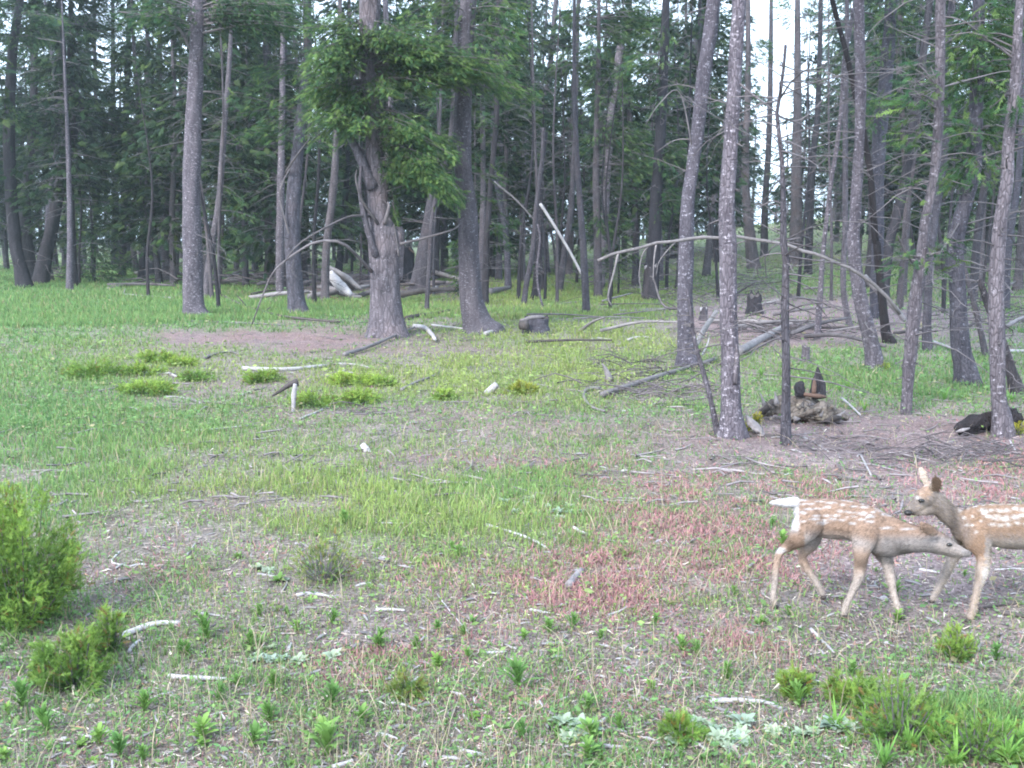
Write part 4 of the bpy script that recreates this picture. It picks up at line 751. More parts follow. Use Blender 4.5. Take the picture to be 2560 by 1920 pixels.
# foreground sticks: (label, points, width, tone)
ST = [('thick curved pale stick right of the small juniper, lower left', [(275, 1612), (324, 1588), (394, 1565), (451, 1564)], 22, 'pale'),
 ('straight pale stick lying level, lower left of centre', [(422, 1697), (490, 1700), (567, 1703)], 17, 'pale'),
 ('short forked pale piece below the thick curved stick', [(322, 1634), (333, 1618), (349, 1604)], 13, 'pale'),
 ('grey tapering stick poking from the small juniper', [(209, 1645), (228, 1660), (247, 1676)], 15, 'grey'),
 ('short thin white stick standing askew left of centre', [(466, 1392), (478, 1376), (489, 1360)], 8, 'pale'),
 ('bent pale twig, right of the big juniper', [(300, 1381), (278, 1405), (300, 1413), (325, 1417)], 6, 'pale'),
 ('small split pale piece beside the bent twig right of the big juniper', [(325, 1420), (345, 1414), (366, 1414)], 9, 'pale'),
 ('pale curled chip left of the brown-tipped juniper', [(738, 1362), (755, 1362), (770, 1371)], 10, 'pale'),
 ('crooked pale twig in the left centre litter', [(645, 1437), (690, 1445), (718, 1456), (703, 1484)], 8, 'pale'),
 ('low pale slab below the brown-tipped juniper', [(741, 1492), (780, 1487), (839, 1499)], 12, 'pale'),
 ('long flat pale chip above the tall weed at left', [(486, 1534), (520, 1538), (561, 1543)], 8, 'pale'),
 ('small pale twig right of the tall weed at left', [(550, 1630), (587, 1615)], 7, 'pale'), ('slanting brownish twig, lower left centre', [(564, 1679), (605, 1650)], 7, 'grey'),
 ('tiny white straight chip, lower left centre', [(542, 1671), (562, 1671)], 6, 'pale'),
 ('thick grey stick slanting up among white chips, bottom centre', [(941, 1758), (984, 1736), (1030, 1719)], 16, 'grey'),
 ('pale split chip under the thick grey slanting stick', [(965, 1760), (1005, 1764), (1040, 1778)], 10, 'pale'),
 ('long thin twig slanting down, centre foreground', [(1092, 1486), (1134, 1540), (1180, 1592)], 5, 'pale'), ('thin curved twig left of the long slanting one', [(1032, 1476), (1065, 1508), (1090, 1512)], 4, 'grey'),
 ('long pale twig in the middle grass, right half', [(1215, 1315), (1280, 1334), (1330, 1352), (1367, 1373)], 10, 'pale'), ('level pale twig in the middle grass', [(937, 1308), (1020, 1309), (1100, 1306)], 4, 'pale'),
 ('broad white chip, left of the red sorrel', [(940, 1528), (975, 1527), (1012, 1529)], 11, 'pale'), ('fat white stick at the bottom, right of centre', [(1146, 1882), (1178, 1886), (1212, 1894)], 17, 'pale'),
 ('pale stick just left of the fat white one at the bottom', [(943, 1836), (970, 1842), (996, 1852)], 11, 'pale'), ('short level white stick above the foreground weeds', [(1207, 1636), (1267, 1632)], 10, 'pale'),
 ('short white stick sloping up, centre foreground', [(1152, 1725), (1204, 1706)], 9, 'pale'), ('short white stick left of the sloping one', [(1130, 1710), (1172, 1700)], 8, 'pale'),
 ('dark grey slanting twig, bottom left', [(365, 1829), (399, 1797)], 7, 'grey'), ('cut-off pale stick at the bottom edge, left of centre', [(830, 1922), (858, 1914), (882, 1905)], 15, 'pale'),
 ('stubby grey wood piece standing askew in the centre', [(1422, 1472), (1438, 1450), (1454, 1432)], 26, 'grey'), ('clean white stick slanting below the front fawn', [(2027, 1576), (2055, 1605), (2086, 1635)], 11, 'pale'),
 ('grey leaning twig behind the front fawn hind leg', [(1870, 1422), (1895, 1402), (1920, 1388)], 10, 'grey'), ('thin pale twig left of the front fawn tail', [(1807, 1313), (1850, 1322), (1893, 1345)], 5, 'pale'),
 ('flat grey twig left of the front fawn', [(1717, 1362), (1750, 1345), (1789, 1330)], 8, 'grey'), ('long thick pale stick, bottom right of centre', [(1775, 1758), (1847, 1756), (1917, 1762), (1956, 1778)], 17, 'pale'),
 ('pale stick lying just under the long thick one, bottom right', [(1812, 1783), (1845, 1788), (1876, 1797)], 10, 'pale'), ('long crooked pale stick, bottom right of centre', [(1434, 1858), (1460, 1836), (1483, 1820), (1519, 1797)], 15, 'pale'),
 ('small white slanting stick above the crooked one at bottom', [(1347, 1755), (1373, 1803)], 10, 'pale'), ('flat greyish branch at the bottom edge, below the crooked stick', [(1454, 1866), (1520, 1870), (1593, 1876)], 15, 'pale'),
 ('slanting pale stick among mint green plants at the bottom', [(1714, 1846), (1740, 1862), (1768, 1880)], 14, 'pale'), ('stubby pale piece right of the slanting one at the bottom', [(1826, 1877), (1858, 1862)], 14, 'grey'),
 ('level white sliver in the red sorrel', [(1326, 1527), (1381, 1537)], 9, 'pale'), ('forked grey twig in the red sorrel', [(1514, 1542), (1545, 1532), (1566, 1520)], 8, 'pale'),
 ('broken pale chip in the middle grass, near the fawns', [(1433, 1322), (1467, 1340)], 11, 'pale'), ('pale stick between the legs of the fawns', [(2299, 1426), (2348, 1435)], 9, 'pale'),
 ('long thin pale stick at the right edge behind the rear fawn', [(2487, 1426), (2530, 1424), (2580, 1423)], 6, 'pale'), ('long dark twig right of the rear fawn foot', [(2437, 1525), (2500, 1516), (2575, 1511)], 8, 'dark'),
 ('black stick end at the right edge', [(2500, 1536), (2540, 1542), (2590, 1550)], 16, 'dark'), ('grey twig standing in the litter, bottom right', [(2032, 1728), (2048, 1745), (2064, 1764)], 6, 'grey'),
 ('grey twig stub right of the long thick stick', [(1935, 1800), (1965, 1778)], 14, 'grey'), ('white stick slanting in the twig litter, left of the rear fawn ears', [(2148, 1132), (2162, 1160), (2178, 1192)], 8, 'pale'),
 ('short pale stick crossing the slanting white one', [(2143, 1143), (2160, 1128)], 6, 'pale'), ('pale twig sloping down right beside the bare pole', [(2008, 1095), (2040, 1112), (2072, 1132)], 7, 'pale'),
 ('grey flat stick right of the slanting white one', [(2150, 1160), (2180, 1164), (2210, 1170)], 7, 'grey'), ('bent grey twig pointing up left of the rear fawn ears', [(2287, 1160), (2300, 1130), (2318, 1112), (2330, 1118)], 6, 'grey'),
 ('long level grey twig above the rear fawn', [(2330, 1126), (2400, 1124), (2470, 1130), (2530, 1112)], 6, 'grey'), ('pinkish twig right end of the twig litter', [(2524, 1104), (2540, 1130)], 6, 'pale'),
 ('small straight pale twig at the bottom, below the mint green plants', [(2125, 1816), (2160, 1824), (2186, 1836)], 9, 'grey'), ('grey slab at the bottom right corner', [(2345, 1842), (2370, 1848), (2398, 1856)], 10, 'grey')]
for lab, pts, wd, tone in ST: stick('stick', lab, pts, wd*.9, tone, 'stick')
def stone(x, y, s, mat, label, name='stone', cat='stone', group=None):
    b = at(x, y); m = mpp(b[1]); r = s*m/2; a = Acc(); q = []
    for i_ in range(5):
        z = -1+2*(i_+.5)/5; rr_ = math.sqrt(1-z*z); t = np.linspace(0, 6.283, 8, endpoint=False)+i_*.3
        q.append(np.stack([b[0]+np.cos(t)*rr_*r*rng.uniform(.85, 1.15, 8), b[1]+np.sin(t)*rr_*r*.8, b[2]+r*.35+z*r*.6+0*t], -1))
    V = np.concatenate(q); i = np.arange(4)[:, None]*8; j = np.arange(8)[None]; j2 = (j+1) % 8
    a.add(np.vstack([V, V[:8].mean(0), V[-8:].mean(0)]), np.stack([i+j, i+j2, i+8+j2, i+8+j], -1).reshape(-1, 4))
    jj = np.arange(8); a.F.setdefault(3, []).append(np.stack([32+jj, 32+(jj+1) % 8, np.full(8, 41)], -1)); a.F[3].append(np.stack([(jj+1) % 8, jj, np.full(8, 40)], -1))
    return tag(a.build(name, M[mat], origin=b, smooth=False), label, cat, group)
stone(2209, 1501, 26, 'pwood', 'white lump of stone between the legs of the front fawn')
for x, y, s in [(2411, 1495, 15), (2501, 1544, 16), (2024, 1637, 12), (2217, 1611, 18), (2061, 1793, 16), (2008, 1750, 12), (271, 1330, 12), (430, 1740, 14), (640, 1740, 14), (160, 1850, 20), (230, 1770, 24), (1560, 1030, 12)]:
    stone(x, y, s, 'pwood', 'small rounded bleached fragment lying on the bare litter', group='small white fragments on the litter')
for x, y in [(1863, 1040), (1855, 1070), (2540, 1082), (1735, 912), (2210, 920), (2238, 800)]:
    pass

# ------------------------------------------------------------------ brushwood litter between the far trunks
def scatter_logs(n, box, wr, lr, what, group):
    for _ in range(n):
        px = rng.uniform(box[0], box[1]); py = rng.uniform(box[2], box[3]); b = at(px, py); 
        if b[1] > 80: continue
        an = rng.normal(0, .9); L_ = rng.uniform(*lr); rad = rng.uniform(*wr)
        x1, y1 = b[0]+math.cos(an)*L_, b[1]+math.sin(an)*L_
        P = np.array([[b[0], b[1], H(b[0], b[1])+rad*.7+rng.uniform(0, .12)], [(b[0]+x1)/2, (b[1]+y1)/2+rng.normal(0, L_*.06), 0], [x1, y1, H(x1, y1)+rad*.7+rng.uniform(0, .35)]], float)
        P[1][2] = (P[0][2]+P[2][2])/2+rng.uniform(0, .08)
        a = Acc(); add_tube(a, spline(P, 7), np.linspace(rad, rad*.5, 7), 6, rough=.2, seed=int(px))
        tag(a.build('fallen_log', M[rng.choice(['gwood', 'gwood', 'gwood', 'twig', 'dwood'])], origin=(b[0], b[1], float(H(b[0], b[1]))), smooth=True), what, 'log', group)
scatter_logs(16, (250, 950, 672, 730), (.04, .1), (1.5, 4), 'thin fallen log in the far brush behind the left-hand trunks', 'fallen logs behind the left-hand trunks')
scatter_logs(14, (1250, 2000, 690, 860), (.015, .045), (.8, 2.4), 'thin fallen log on the far forest floor right of centre', 'fallen logs on the forest floor right of centre')
scatter_logs(26, (600, 1160, 694, 752), (.04, .12), (.8, 2.6), 'weathered log in the brown log pile behind the central fir', 'logs heaped behind the central fir')
scatter_logs(22, (1750, 2560, 700, 860), (.02, .06), (.8, 2.4), 'thin fallen pole on the shaded floor behind the right-hand trunks', 'fallen poles behind the right-hand trunks')
def brush(cx, cy, rx, ry, n, L, th, lift, label, name='brush_pile', tone='twig', stuff=False):
    b = at(cx, cy); root = empty(name, b, label, 'brush'); a = Acc(); m = mpp(b[1])
    for _ in range(n):
        g = at(cx+rng.normal(0, rx*.5), cy+rng.normal(0, ry*.5)); an = rng.normal(0, .6)+(math.pi if rng.random() < .5 else 0); l = L*rng.uniform(.3, 1.2)
        p = g+[0, 0, rng.uniform(0, lift)]; d = np.array([math.cos(an), math.sin(an)*.8, rng.normal(0, .12)])
        e = p+d*l; e[2] = max(e[2], float(H(e[0], e[1]))+.01); c_ = (p+e)/2+[0, 0, l*rng.uniform(-.05, .2)]
        c_[2] = max(c_[2], float(H(c_[0], c_[1]))+.01)
        add_tube(a, spline([p, c_, e], 5), np.linspace(th, th*.4, 5)*rng.uniform(.5, 1.3), 4, cap=False, C=np.array([.5, .48, .48])*rng.uniform(.5, 1.3))
    o = a.build('twigs', M[tone], root); o['kind'] = 'stuff'; return root
brush(1930, 712, 130, 22, 90, 1.0, .012, .7, 'tangled heap of grey dead branches behind the bare pole')
brush(2120, 1120, 150, 34, 70, .4, .0055, .04, 'scatter of grey twigs on the ground right of the bare pole')
brush(2420, 1140, 190, 40, 110, .5, .0055, .05, 'mat of grey twigs on the ground in front of the charred log')
brush(1930, 825, 190, 26, 110, .9, .010, .08, 'spread of grey twigs on the bare ground between the right-hand trunks')
brush(1640, 985, 130, 24, 60, .6, .008, .05, 'loose grey twigs around the long dark slender log')
brush(880, 1030, 60, 14, 20, .4, .006, .04, 'few grey twigs on the bare patch below the yellow juniper')
brush(2440, 1290, 90, 14, 45, .3, .005, .05, 'grey twigs behind the rear fawn back')
brush(600, 712, 200, 14, 80, 1.6, .02, .5, 'low tangle of dead branches behind the slim tufted fir')
brush(850, 722, 150, 16, 90, 1.3, .016, .5, 'tangle of broken brown branches on the log pile behind the central fir')
brush(1600, 930, 200, 40, 60, .7, .009, .06, 'messy fallen branches left of the left mottled pine foot')
brush(160, 700, 90, 16, 40, 1.4, .02, .6, 'dead branches leaning at the foot of the forked fir')
brush(2480, 800, 140, 40, 60, 1.2, .012, .4, 'dead branches lying behind the rightmost pine')
brush(1750, 740, 260, 40, 90, 1.2, .011, .15, 'scattered grey deadfall across the shaded floor behind the mottled pair')
brush(1600, 700, 140, 24, 70, 1.3, .012, .9, 'drooping grey dead twigs left of the left mottled pine')
# ------------------------------------------------------------------ junipers and other low shrubs
def juniper(x, y, wpx, hpx, label, seed, yel=.45, cat='shrub', col_=None, size=None, name='juniper_bush', dens=1., group=None):
    r = np.random.default_rng(seed); b = at(x, y); m = mpp(b[1]); wd = wpx*m/2; h = hpx*m; dens = dens*(.5 if 890 < y < 1030 else 1)
    root = empty(name, b, label, cat, group); fol, tw = Acc(), Acc(); size = size or np.clip(4.5*m*2.4, .036, .12)
    nst = int(16+30*min(1, h/.4))
    tips = []
    for _ in range(nst):
        an = r.uniform(0, 6.283); q = r.random()**.55; f = 1-q*q*q*.7
        e = b+np.array([math.cos(an)*wd*q*r.uniform(.88, 1.12), math.sin(an)*wd*q*.9, h*f*r.uniform(.55, 1.08)])
        c_ = spline([b+[0, 0, -.01], b+(e-b)*[.6, .6, .35], e], 5); add_tube(tw, c_, np.linspace(.005, .0015, 5), 4, cap=False); tips.append((c_, e))
    n = int(dens*2100*min(2.6, (wd/.25)**1.6+.15)*(0.055/size)**1.3)
    k = r.integers(0, nst, n); t = 1.03-.8*r.random(n)**1.7
    cs = np.array([c for c, _ in tips]); ii = np.clip(t*4, 0, 3.999).astype(int); f = (np.clip(t*4, 0, 4)-ii)[:, None]
    base = cs[k, ii]*(1-f)+cs[k, ii+1]*f; pos = base+r.normal(0, wd*.075, (n, 3))
    # fill the volume of the bush too
    out = pos-b; out = nrm(out*[1, 1, .8]); dd = out*.9+[0, 0, .1]+r.normal(0, .6, (n, 3)); up = r.normal(0, 1, (n, 3))
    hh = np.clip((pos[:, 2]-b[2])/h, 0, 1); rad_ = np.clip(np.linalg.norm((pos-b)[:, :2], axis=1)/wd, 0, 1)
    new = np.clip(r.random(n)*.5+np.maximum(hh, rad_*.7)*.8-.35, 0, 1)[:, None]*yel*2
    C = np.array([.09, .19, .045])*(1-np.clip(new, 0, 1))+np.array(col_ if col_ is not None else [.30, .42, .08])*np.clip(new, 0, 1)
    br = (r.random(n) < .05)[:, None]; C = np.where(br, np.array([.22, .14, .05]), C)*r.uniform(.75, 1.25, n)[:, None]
    pos[:, 2] = np.maximum(pos[:, 2], H(pos[:, 0], pos[:, 1])+.005)
    pick = r.integers(0, 3, n)
    for q, (TV, TF, SH) in enumerate(SPR):
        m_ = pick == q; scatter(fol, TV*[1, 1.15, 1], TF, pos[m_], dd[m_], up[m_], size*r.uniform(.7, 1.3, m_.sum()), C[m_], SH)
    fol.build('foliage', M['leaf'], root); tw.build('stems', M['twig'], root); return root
juniper(52, 1562, 350, 380, 'large bushy juniper at the left edge, yellow green on top', 1, .5, dens=1.9)
juniper(185, 1715, 215, 150, 'small juniper with brown tips in front of the large one, lower left', 2, .5, dens=.9)
juniper(275, 1640, 110, 120, 'low juniper sprig between the small juniper and the thick curved stick', 21, .5, dens=.7)
juniper(810, 1450, 170, 125, 'brown-tipped young juniper standing in the middle grass', 3, .6, col_=[.32, .32, .10], dens=.2)
juniper(1020, 1740, 90, 60, 'tiny brown-tipped juniper seedling, lower centre', 4, .5, col_=[.30, .30, .09], dens=.4)
juniper(230, 945, 162, 39, 'dark low juniper in the left meadow', 5, .35); juniper(385, 905, 100, 27, 'small round juniper at the top left of the low juniper patch', 6, .7)
juniper(455, 915, 75, 22, 'small yellow juniper right of the small round one', 7, .8); juniper(370, 985, 162, 29, 'spreading low juniper behind the thin arched twig', 8, .7)
juniper(350, 935, 112, 22, 'low juniper between the round one and the spreading one', 9, .6); juniper(790, 1018, 137, 36, 'yellow juniper right beside the bone-white snag', 10, .9)
juniper(890, 1010, 125, 34, 'yellow juniper at the right end of the central patch', 11, .9); juniper(880, 960, 137, 26, 'yellow green juniper behind the central patch', 12, .9)
juniper(960, 965, 75, 23, 'small yellow juniper left of the grey rising branch', 13, .9); juniper(660, 955, 112, 22, 'low olive juniper under the long thin bleached log', 14, .5)
juniper(490, 950, 87, 22, 'olive juniper left of the long thin bleached log', 15, .5); juniper(1300, 985, 87, 29, 'golden small juniper in the centre', 16, .9, col_=[.30, .32, .06])
juniper(2250, 1840, 300, 150, 'wide loose light green shrub at the bottom right', 17, .55, dens=.25, col_=[.20, .30, .07]); juniper(2440, 1890, 240, 120, 'green shrub in the bottom right corner', 18, .3, dens=.22)
juniper(2130, 1760, 130, 90, 'small light green shrub left of the wide one, bottom right', 19, .5, dens=.6); juniper(2130+270, 1650, 110, 75, 'small olive shrub on the bare soil, lower right', 20, .6, dens=.5)
juniper(2130, 1770, 90, 60, 'olive sprig growing under the small light green shrub', 22, .7, dens=.5)
juniper(1985, 1740, 90, 80, 'olive feathery plant right of centre, bottom', 23, .6, dens=.5); juniper(1700, 1850, 120, 60, 'mossy green tuft beside the crooked pale stick, bottom', 24, .3, dens=.5)
juniper(1110, 1000, 60, 24, 'little yellow green shrublet behind the wood chunk', 25, .9)
juniper(1890, 1060, 28, 26, 'yellow lichen tuft at the foot of the taller mottled pine', 31, 1., col_=[.42, .38, .04], cat='lichen', name='lichen_tuft', dens=.25)
juniper(1860, 1086, 40, 30, 'larger yellow lichen tuft at the very foot of the taller mottled pine', 32, 1., col_=[.42, .38, .04], cat='lichen', name='lichen_tuft', dens=.25)
juniper(2212, 930, 26, 24, 'yellow green tuft at the foot of the tall blue-grey pine', 33, 1., col_=[.3, .38, .04], cat='lichen', name='lichen_tuft', dens=.25)
juniper(1735, 916, 24, 16, 'yellow tuft at the foot of the left mottled pine', 34, 1., col_=[.42, .38, .04], cat='lichen', name='lichen_tuft', dens=.25)
juniper(2545, 1088, 40, 30, 'yellow green tuft right of the rightmost pine foot', 35, 1., col_=[.38, .36, .04], cat='lichen', name='lichen_tuft', dens=.25)

# ------------------------------------------------------------------ leafy weeds
def leaf_strip(a, p, d, L, wdt, droop, C, seg=4):
    d = nrm(d); s = nrm(np.cross(d, [0, 0, 1.])); V = []
    for i_ in range(seg+1):
        f = i_/seg; c_ = p+d*L*f+np.array([0, 0, -droop*L*f*f]); ww = wdt*math.sin(min(1, f*.9+.12)*math.pi)**.8*(1 if i_ < seg else .05)
        V += [c_-s*ww+[0, 0, ww*.5], c_+s*ww+[0, 0, ww*.5]]
    Fq = [[2*i_, 2*i_+1, 2*i_+3, 2*i_+2] for i_ in range(seg)]
    sh = np.repeat(np.linspace(.8, 1.15, seg+1), 2)[:, None]; a.add(np.array(V), np.array(Fq), np.array(C)*sh)
def weed_proto(seed, h, n, wdt, spread, C, name='leafy_weed', stem=False):
    r = np.random.default_rng(seed); root = empty(name, (0, 0, 0), 'x', 'weed'); a = Acc()
    for i_ in range(n):
        an = i_*2.4+r.uniform(-.3, .3); f = i_/n; z = h*.55*f if stem else .005
        d = np.array([math.cos(an)*spread, math.sin(an)*spread, (.6+f*.9)]); leaf_strip(a, np.array([0, 0, z]), d, h*r.uniform(.55, 1.)*(1-.35*f if stem else 1), wdt*r.uniform(.7, 1.2), r.uniform(.1, .5), np.array(C)*r.uniform(.8, 1.25))
    if stem: add_tube(a, [(0, 0, -.01), (.003, 0, h*.3), (0, .004, h*.6)], [.003, .0025, .002], 4, C=np.array(C)*.9, cap=False)
    a.build('leaves', M['grass'], root); return root
WP = [weed_proto(1, .085, 12, .0075, .8, (.17, .30, .09)), weed_proto(2, .10, 16, .009, .7, (.19, .33, .09), stem=True), weed_proto(3, .13, 22, .008, .55, (.15, .28, .08), stem=True),
      weed_proto(4, .06, 9, .009, 1.1, (.16, .29, .07)), weed_proto(5, .07, 14, .014, 1.2, (.34, .42, .33), name='woolly_plant'), weed_proto(6, .14, 20, .0035, .45, (.17, .33, .08), name='grass_tuft')]
WK = [kids(p) for p in WP]; wused = [False]*len(WP)
def put_weed(i, x, y, s, label, group, cat='weed'):
    b = at(x, y)
    if wused[i]:
        o = WP[i].copy(); col.objects.link(o)
        for ch in WK[i]: c = ch.copy(); col.objects.link(c); c.parent = o
    else: o = WP[i]; wused[i] = True
    o.location = b; o.scale = (s, s, s); o.rotation_euler = (rng.normal(0, .12), rng.normal(0, .12), rng.uniform(0, 6.28)); o['label'] = label; o['group'] = group; o['category'] = cat
    return b
def where(x, y):
    c = 'at far left' if x < 400 else 'left of centre' if x < 850 else 'at the centre' if x < 1300 else 'right of centre' if x < 1750 else 'at the right' if x < 2200 else 'at far right'
    return c+(' along the bottom edge' if y > 1780 else ' in the near foreground' if y > 1620 else ' level with the fawns' if y > 1440 else ' beyond the chips')
BIG = [(521, 1600, 2, 1.5), (505, 1850, 1, 1.3), (628, 1862, 1, 1.1), (677, 1808, 2, 1.2), (683, 1722, 2, 1.1), (828, 1770, 2, 1.15), (812, 1845, 1, 1.1), (903, 1812, 1, 1.1), (1100, 1672, 1, 1.05), (1036, 1625, 2, .9),
       (949, 1618, 2, .9), (544, 1757, 2, 1.), (58, 1770, 2, 1.5), (1430, 1575, 2, 1.), (1373, 1583, 1, 1.), (1708, 1632, 1, 1.05), (1743, 1640, 2, .9), (1836, 1488, 1, .9), (1974, 1545, 1, 1.1), (1639, 1557, 1, .9),
       (1905, 1560, 3, 1.1), (1998, 1768, 2, 1.4), (1627, 1728, 1, .9), (1471, 1777, 1, .9), (2217, 1840, 1, 1.2), (470, 1640, 2, .9), (595, 1720, 1, 1.), (362, 1780, 2, 1.2), (1310, 1600, 1, .9), (1500, 1600, 1, .8), (1160, 1590, 1, .8),
       (120, 1830, 2, 1.2), (250, 1860, 1, 1.1), (1180, 1800, 3, 1.), (1550, 1830, 2, .9), (1300, 1850, 2, .9), (2130, 1690, 1, .9), (1820, 1700, 2, .9), (2490, 1650, 2, .9), (740, 1580, 1, .9), (650, 1540, 1, .9), (830, 1560, 2, .8)]
for x, y, i, s in BIG: put_weed(i, x, y, s*rng.uniform(.7, .95), 'bright green leafy weed growing from the litter '+where(x, y), 'bright leafy weeds in the foreground')
k = 0
while k < 110:
    x = rng.uniform(0, 2560); y = 1920-rng.random()**1.25*620; b = at(x, y); g, r_2, d_, yl = [float(v) for v in zones(b[0], b[1])]
    if vnoise(b[0]*2.2, b[1]*2.2, 61) < .45: continue
    if rng.random() > .25+g: continue
    put_weed(int(rng.choice([0, 1, 2, 3])), x, y, rng.lognormal(-.5, .35), 'small green weed among wood chips and litter '+where(x, y), 'small weeds scattered over the near ground'); k += 1
for cx, cy, rx, ry, n in [(700, 1650, 80, 20, 7), (1800, 1840, 150, 30, 18), (1450, 1830, 60, 30, 8), (2080, 1835, 60, 30, 10), (1420, 1280, 50, 20, 8), (1290, 1260, 40, 12, 5), (595, 985, 26, 12, 5), (690, 1440, 60, 20, 6)]:
    for _ in range(n): put_weed(4, cx+rng.normal(0, rx*.6), cy+rng.normal(0, ry*.6), rng.uniform(.6, 1.2), 'pale mint green woolly-leaved plant on the litter', 'pale woolly-leaved plants')
for _ in range(36):
    x, y = (rng.uniform(2050, 2560), rng.uniform(1800, 1925)) if rng.random() < .5 else (rng.uniform(1850, 2540), rng.uniform(930, 1040))
    put_weed(5, x, y, rng.uniform(.8, 1.3)*(1.3 if y < 1100 else 1), 'tuft of long green grass at the right of the picture', 'tall grass tufts at right', 'grass')

# ------------------------------------------------------------------ grass, sorrel and litter: nobody could count these
def ground_points(n, d0, d1, power=1.7, spread=38):
    u = rng.random(n); q = 1-power; d = (d0**q+(d1**q-d0**q)*u)**(1/q); a = np.radians(rng.uniform(-spread, spread, n))
    return d*np.sin(a), d*np.cos(a)
def blades(n, d0, d1, hgt, wdt, accept, colour, name, mat='grass', lean=.5, seg=2, power=1.7, flat=False):
    x, y = ground_points(n, d0, d1, power); z = H(x, y); zo = zones(x, y, z); keep = rng.random(n) < accept(*zo, x, y)
    x, y, z = x[keep], y[keep], z[keep]; zo = [q[keep] for q in zo]; m = len(x); d = np.hypot(x, y)
    h = hgt(d, zo, m)*rng.uniform(.45, 1.3, m); wd = wdt(d)*rng.uniform(.7, 1.3, m); an = rng.uniform(0, 6.283, m); la = rng.uniform(0, 6.283, m); le = np.abs(rng.normal(0, lean, m))*h
    s = np.stack([np.cos(an), np.sin(an), 0*an], -1)*wd[:, None]/2; l = np.stack([np.cos(la), np.sin(la), 0*la], -1)*le[:, None]
    p = np.stack([x, y, z], -1); up = np.array([0, 0, 1.]); C = colour(m, zo, d)
    if seg == 2:
        mid = p+up*h[:, None]*.55+l*.35; V = np.stack([p-s, p+s, mid-s*.8, mid+s*.8, p+up*h[:, None]*.95+l], 1); k_ = 5
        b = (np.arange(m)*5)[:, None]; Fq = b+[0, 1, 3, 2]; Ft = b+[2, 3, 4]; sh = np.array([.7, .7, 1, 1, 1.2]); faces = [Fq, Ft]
    else:
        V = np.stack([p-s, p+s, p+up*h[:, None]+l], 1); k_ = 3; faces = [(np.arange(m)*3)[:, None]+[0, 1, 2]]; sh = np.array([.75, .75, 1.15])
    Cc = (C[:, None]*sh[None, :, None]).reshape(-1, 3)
    return tag(build(name, V.reshape(-1, 3), faces, M[mat], C=Cc), kind='stuff')
def gcolr(m, zo, d):
    y_ = np.clip(zo[3]*1.2+rng.normal(0, .2, m), 0, 1)[:, None]; c = np.array([.13, .26, .10])*(1-y_)+np.array([.27, .34, .11])*y_
    straw = (rng.random(m) < .08)[:, None]; c = np.where(straw, np.array([.33, .29, .17]), c); return c*rng.uniform(.7, 1.35, m)[:, None]
tuft = lambda x, y: .35+1.3*vnoise(x*5, y*5, 31)**1.5
blades(290000, 2.6, 13, lambda d, z, m: (.03+.05*z[0])*(.8+.03*d), lambda d: .0030+.0004*d, lambda g, r, dd, yl, x, y: np.clip(g*g*1.6*tuft(x, y)+.07, 0, 1)*(1-sm(7, 13, y)), gcolr, 'grass', seg=2, power=1.9)
blades(250000, 6.5, 26, lambda d, z, m: (.03+.05*z[0])*(.8+.03*d), lambda d: .0011*d, lambda g, r, dd, yl, x, y: np.clip(g*1.3*tuft(x, y)+.02, 0, 1)*sm(6.5, 12, y), gcolr, 'grass', seg=1, power=1.9)
blades(260000, 23, 95, lambda d, z, m: .09+.06*z[0], lambda d: .0011*d, lambda g, r, dd, yl, x, y: np.clip(g*1.2+.05, 0, 1), gcolr, 'grass', seg=1, power=1.7)
# low broad-leaved cover (small flat leaves)
def cover(n, d0, d1, size, accept, colour, name, mat, tilt=.6, lift=.02, ar=.5, power=1.8):
    x, y = ground_points(n, d0, d1, power); z = H(x, y); zo = zones(x, y, z); keep = rng.random(n) < accept(*zo, x, y)
    x, y, z = x[keep], y[keep], z[keep]; zo = [q[keep] for q in zo]; m = len(x); d = np.hypot(x, y)
    s = size(d)*rng.lognormal(0, .35, m); an = rng.uniform(0, 6.283, m); X = np.stack([np.cos(an), np.sin(an), rng.normal(0, tilt*.5, m)], -1); X = nrm(X)
    up = nrm(np.stack([rng.normal(0, tilt, m), rng.normal(0, tilt, m), np.ones(m)], -1)); Yv = nrm(np.cross(up, X))
    p = np.stack([x, y, z+rng.uniform(.1, 1, m)*lift+s*.12], -1); a_ = X*s[:, None]/2; b_ = Yv*s[:, None]*ar/2
    C = colour(m, zo, d)
    if ar < .3: return tag(build(name, np.stack([p-a_-b_*.5, p-a_*.8+b_*.6, p+a_], 1).reshape(-1, 3), [(np.arange(m)*3)[:, None]+[0, 1, 2]], M[mat], C=np.repeat(C, 3, 0)), kind='stuff')
    V = np.stack([p-a_, p+b_-a_*.1, p+a_, p-b_+a_*.1], 1)
    return tag(build(name, V.reshape(-1, 3), [(np.arange(m)*4)[:, None]+[0, 1, 2, 3]], M[mat], C=np.repeat(C, 4, 0)), kind='stuff')
cover(170000, 2.6, 12, lambda d: .012+.0014*d, lambda g, r, dd, yl, x, y: np.clip(.10+g*1.0*tuft(x+3, y), 0, 1), gcolr, 'ground_cover', 'grass', lift=.03)
cover(150000, 10, 60, lambda d: .0022*d+.008, lambda g, r, dd, yl, x, y: np.clip(.02+g*.65, 0, 1), gcolr, 'ground_cover', 'grass', lift=.08)
def rcol(m, zo, d):
    f = rng.random(m)[:, None]; return (np.array([.37, .17, .17])*(1-f)+np.array([.38, .21, .21])*f)*rng.uniform(.7, 1.4, m)[:, None]
blades(260000, 2.6, 14, lambda d, z, m: .022+.02*z[1], lambda d: .0035+.0009*d, lambda g, r, dd, yl, x, y: np.clip(r*1.1-.05, 0, 1), rcol, 'red_sorrel', 'litter', lean=1., seg=1, power=1.6)
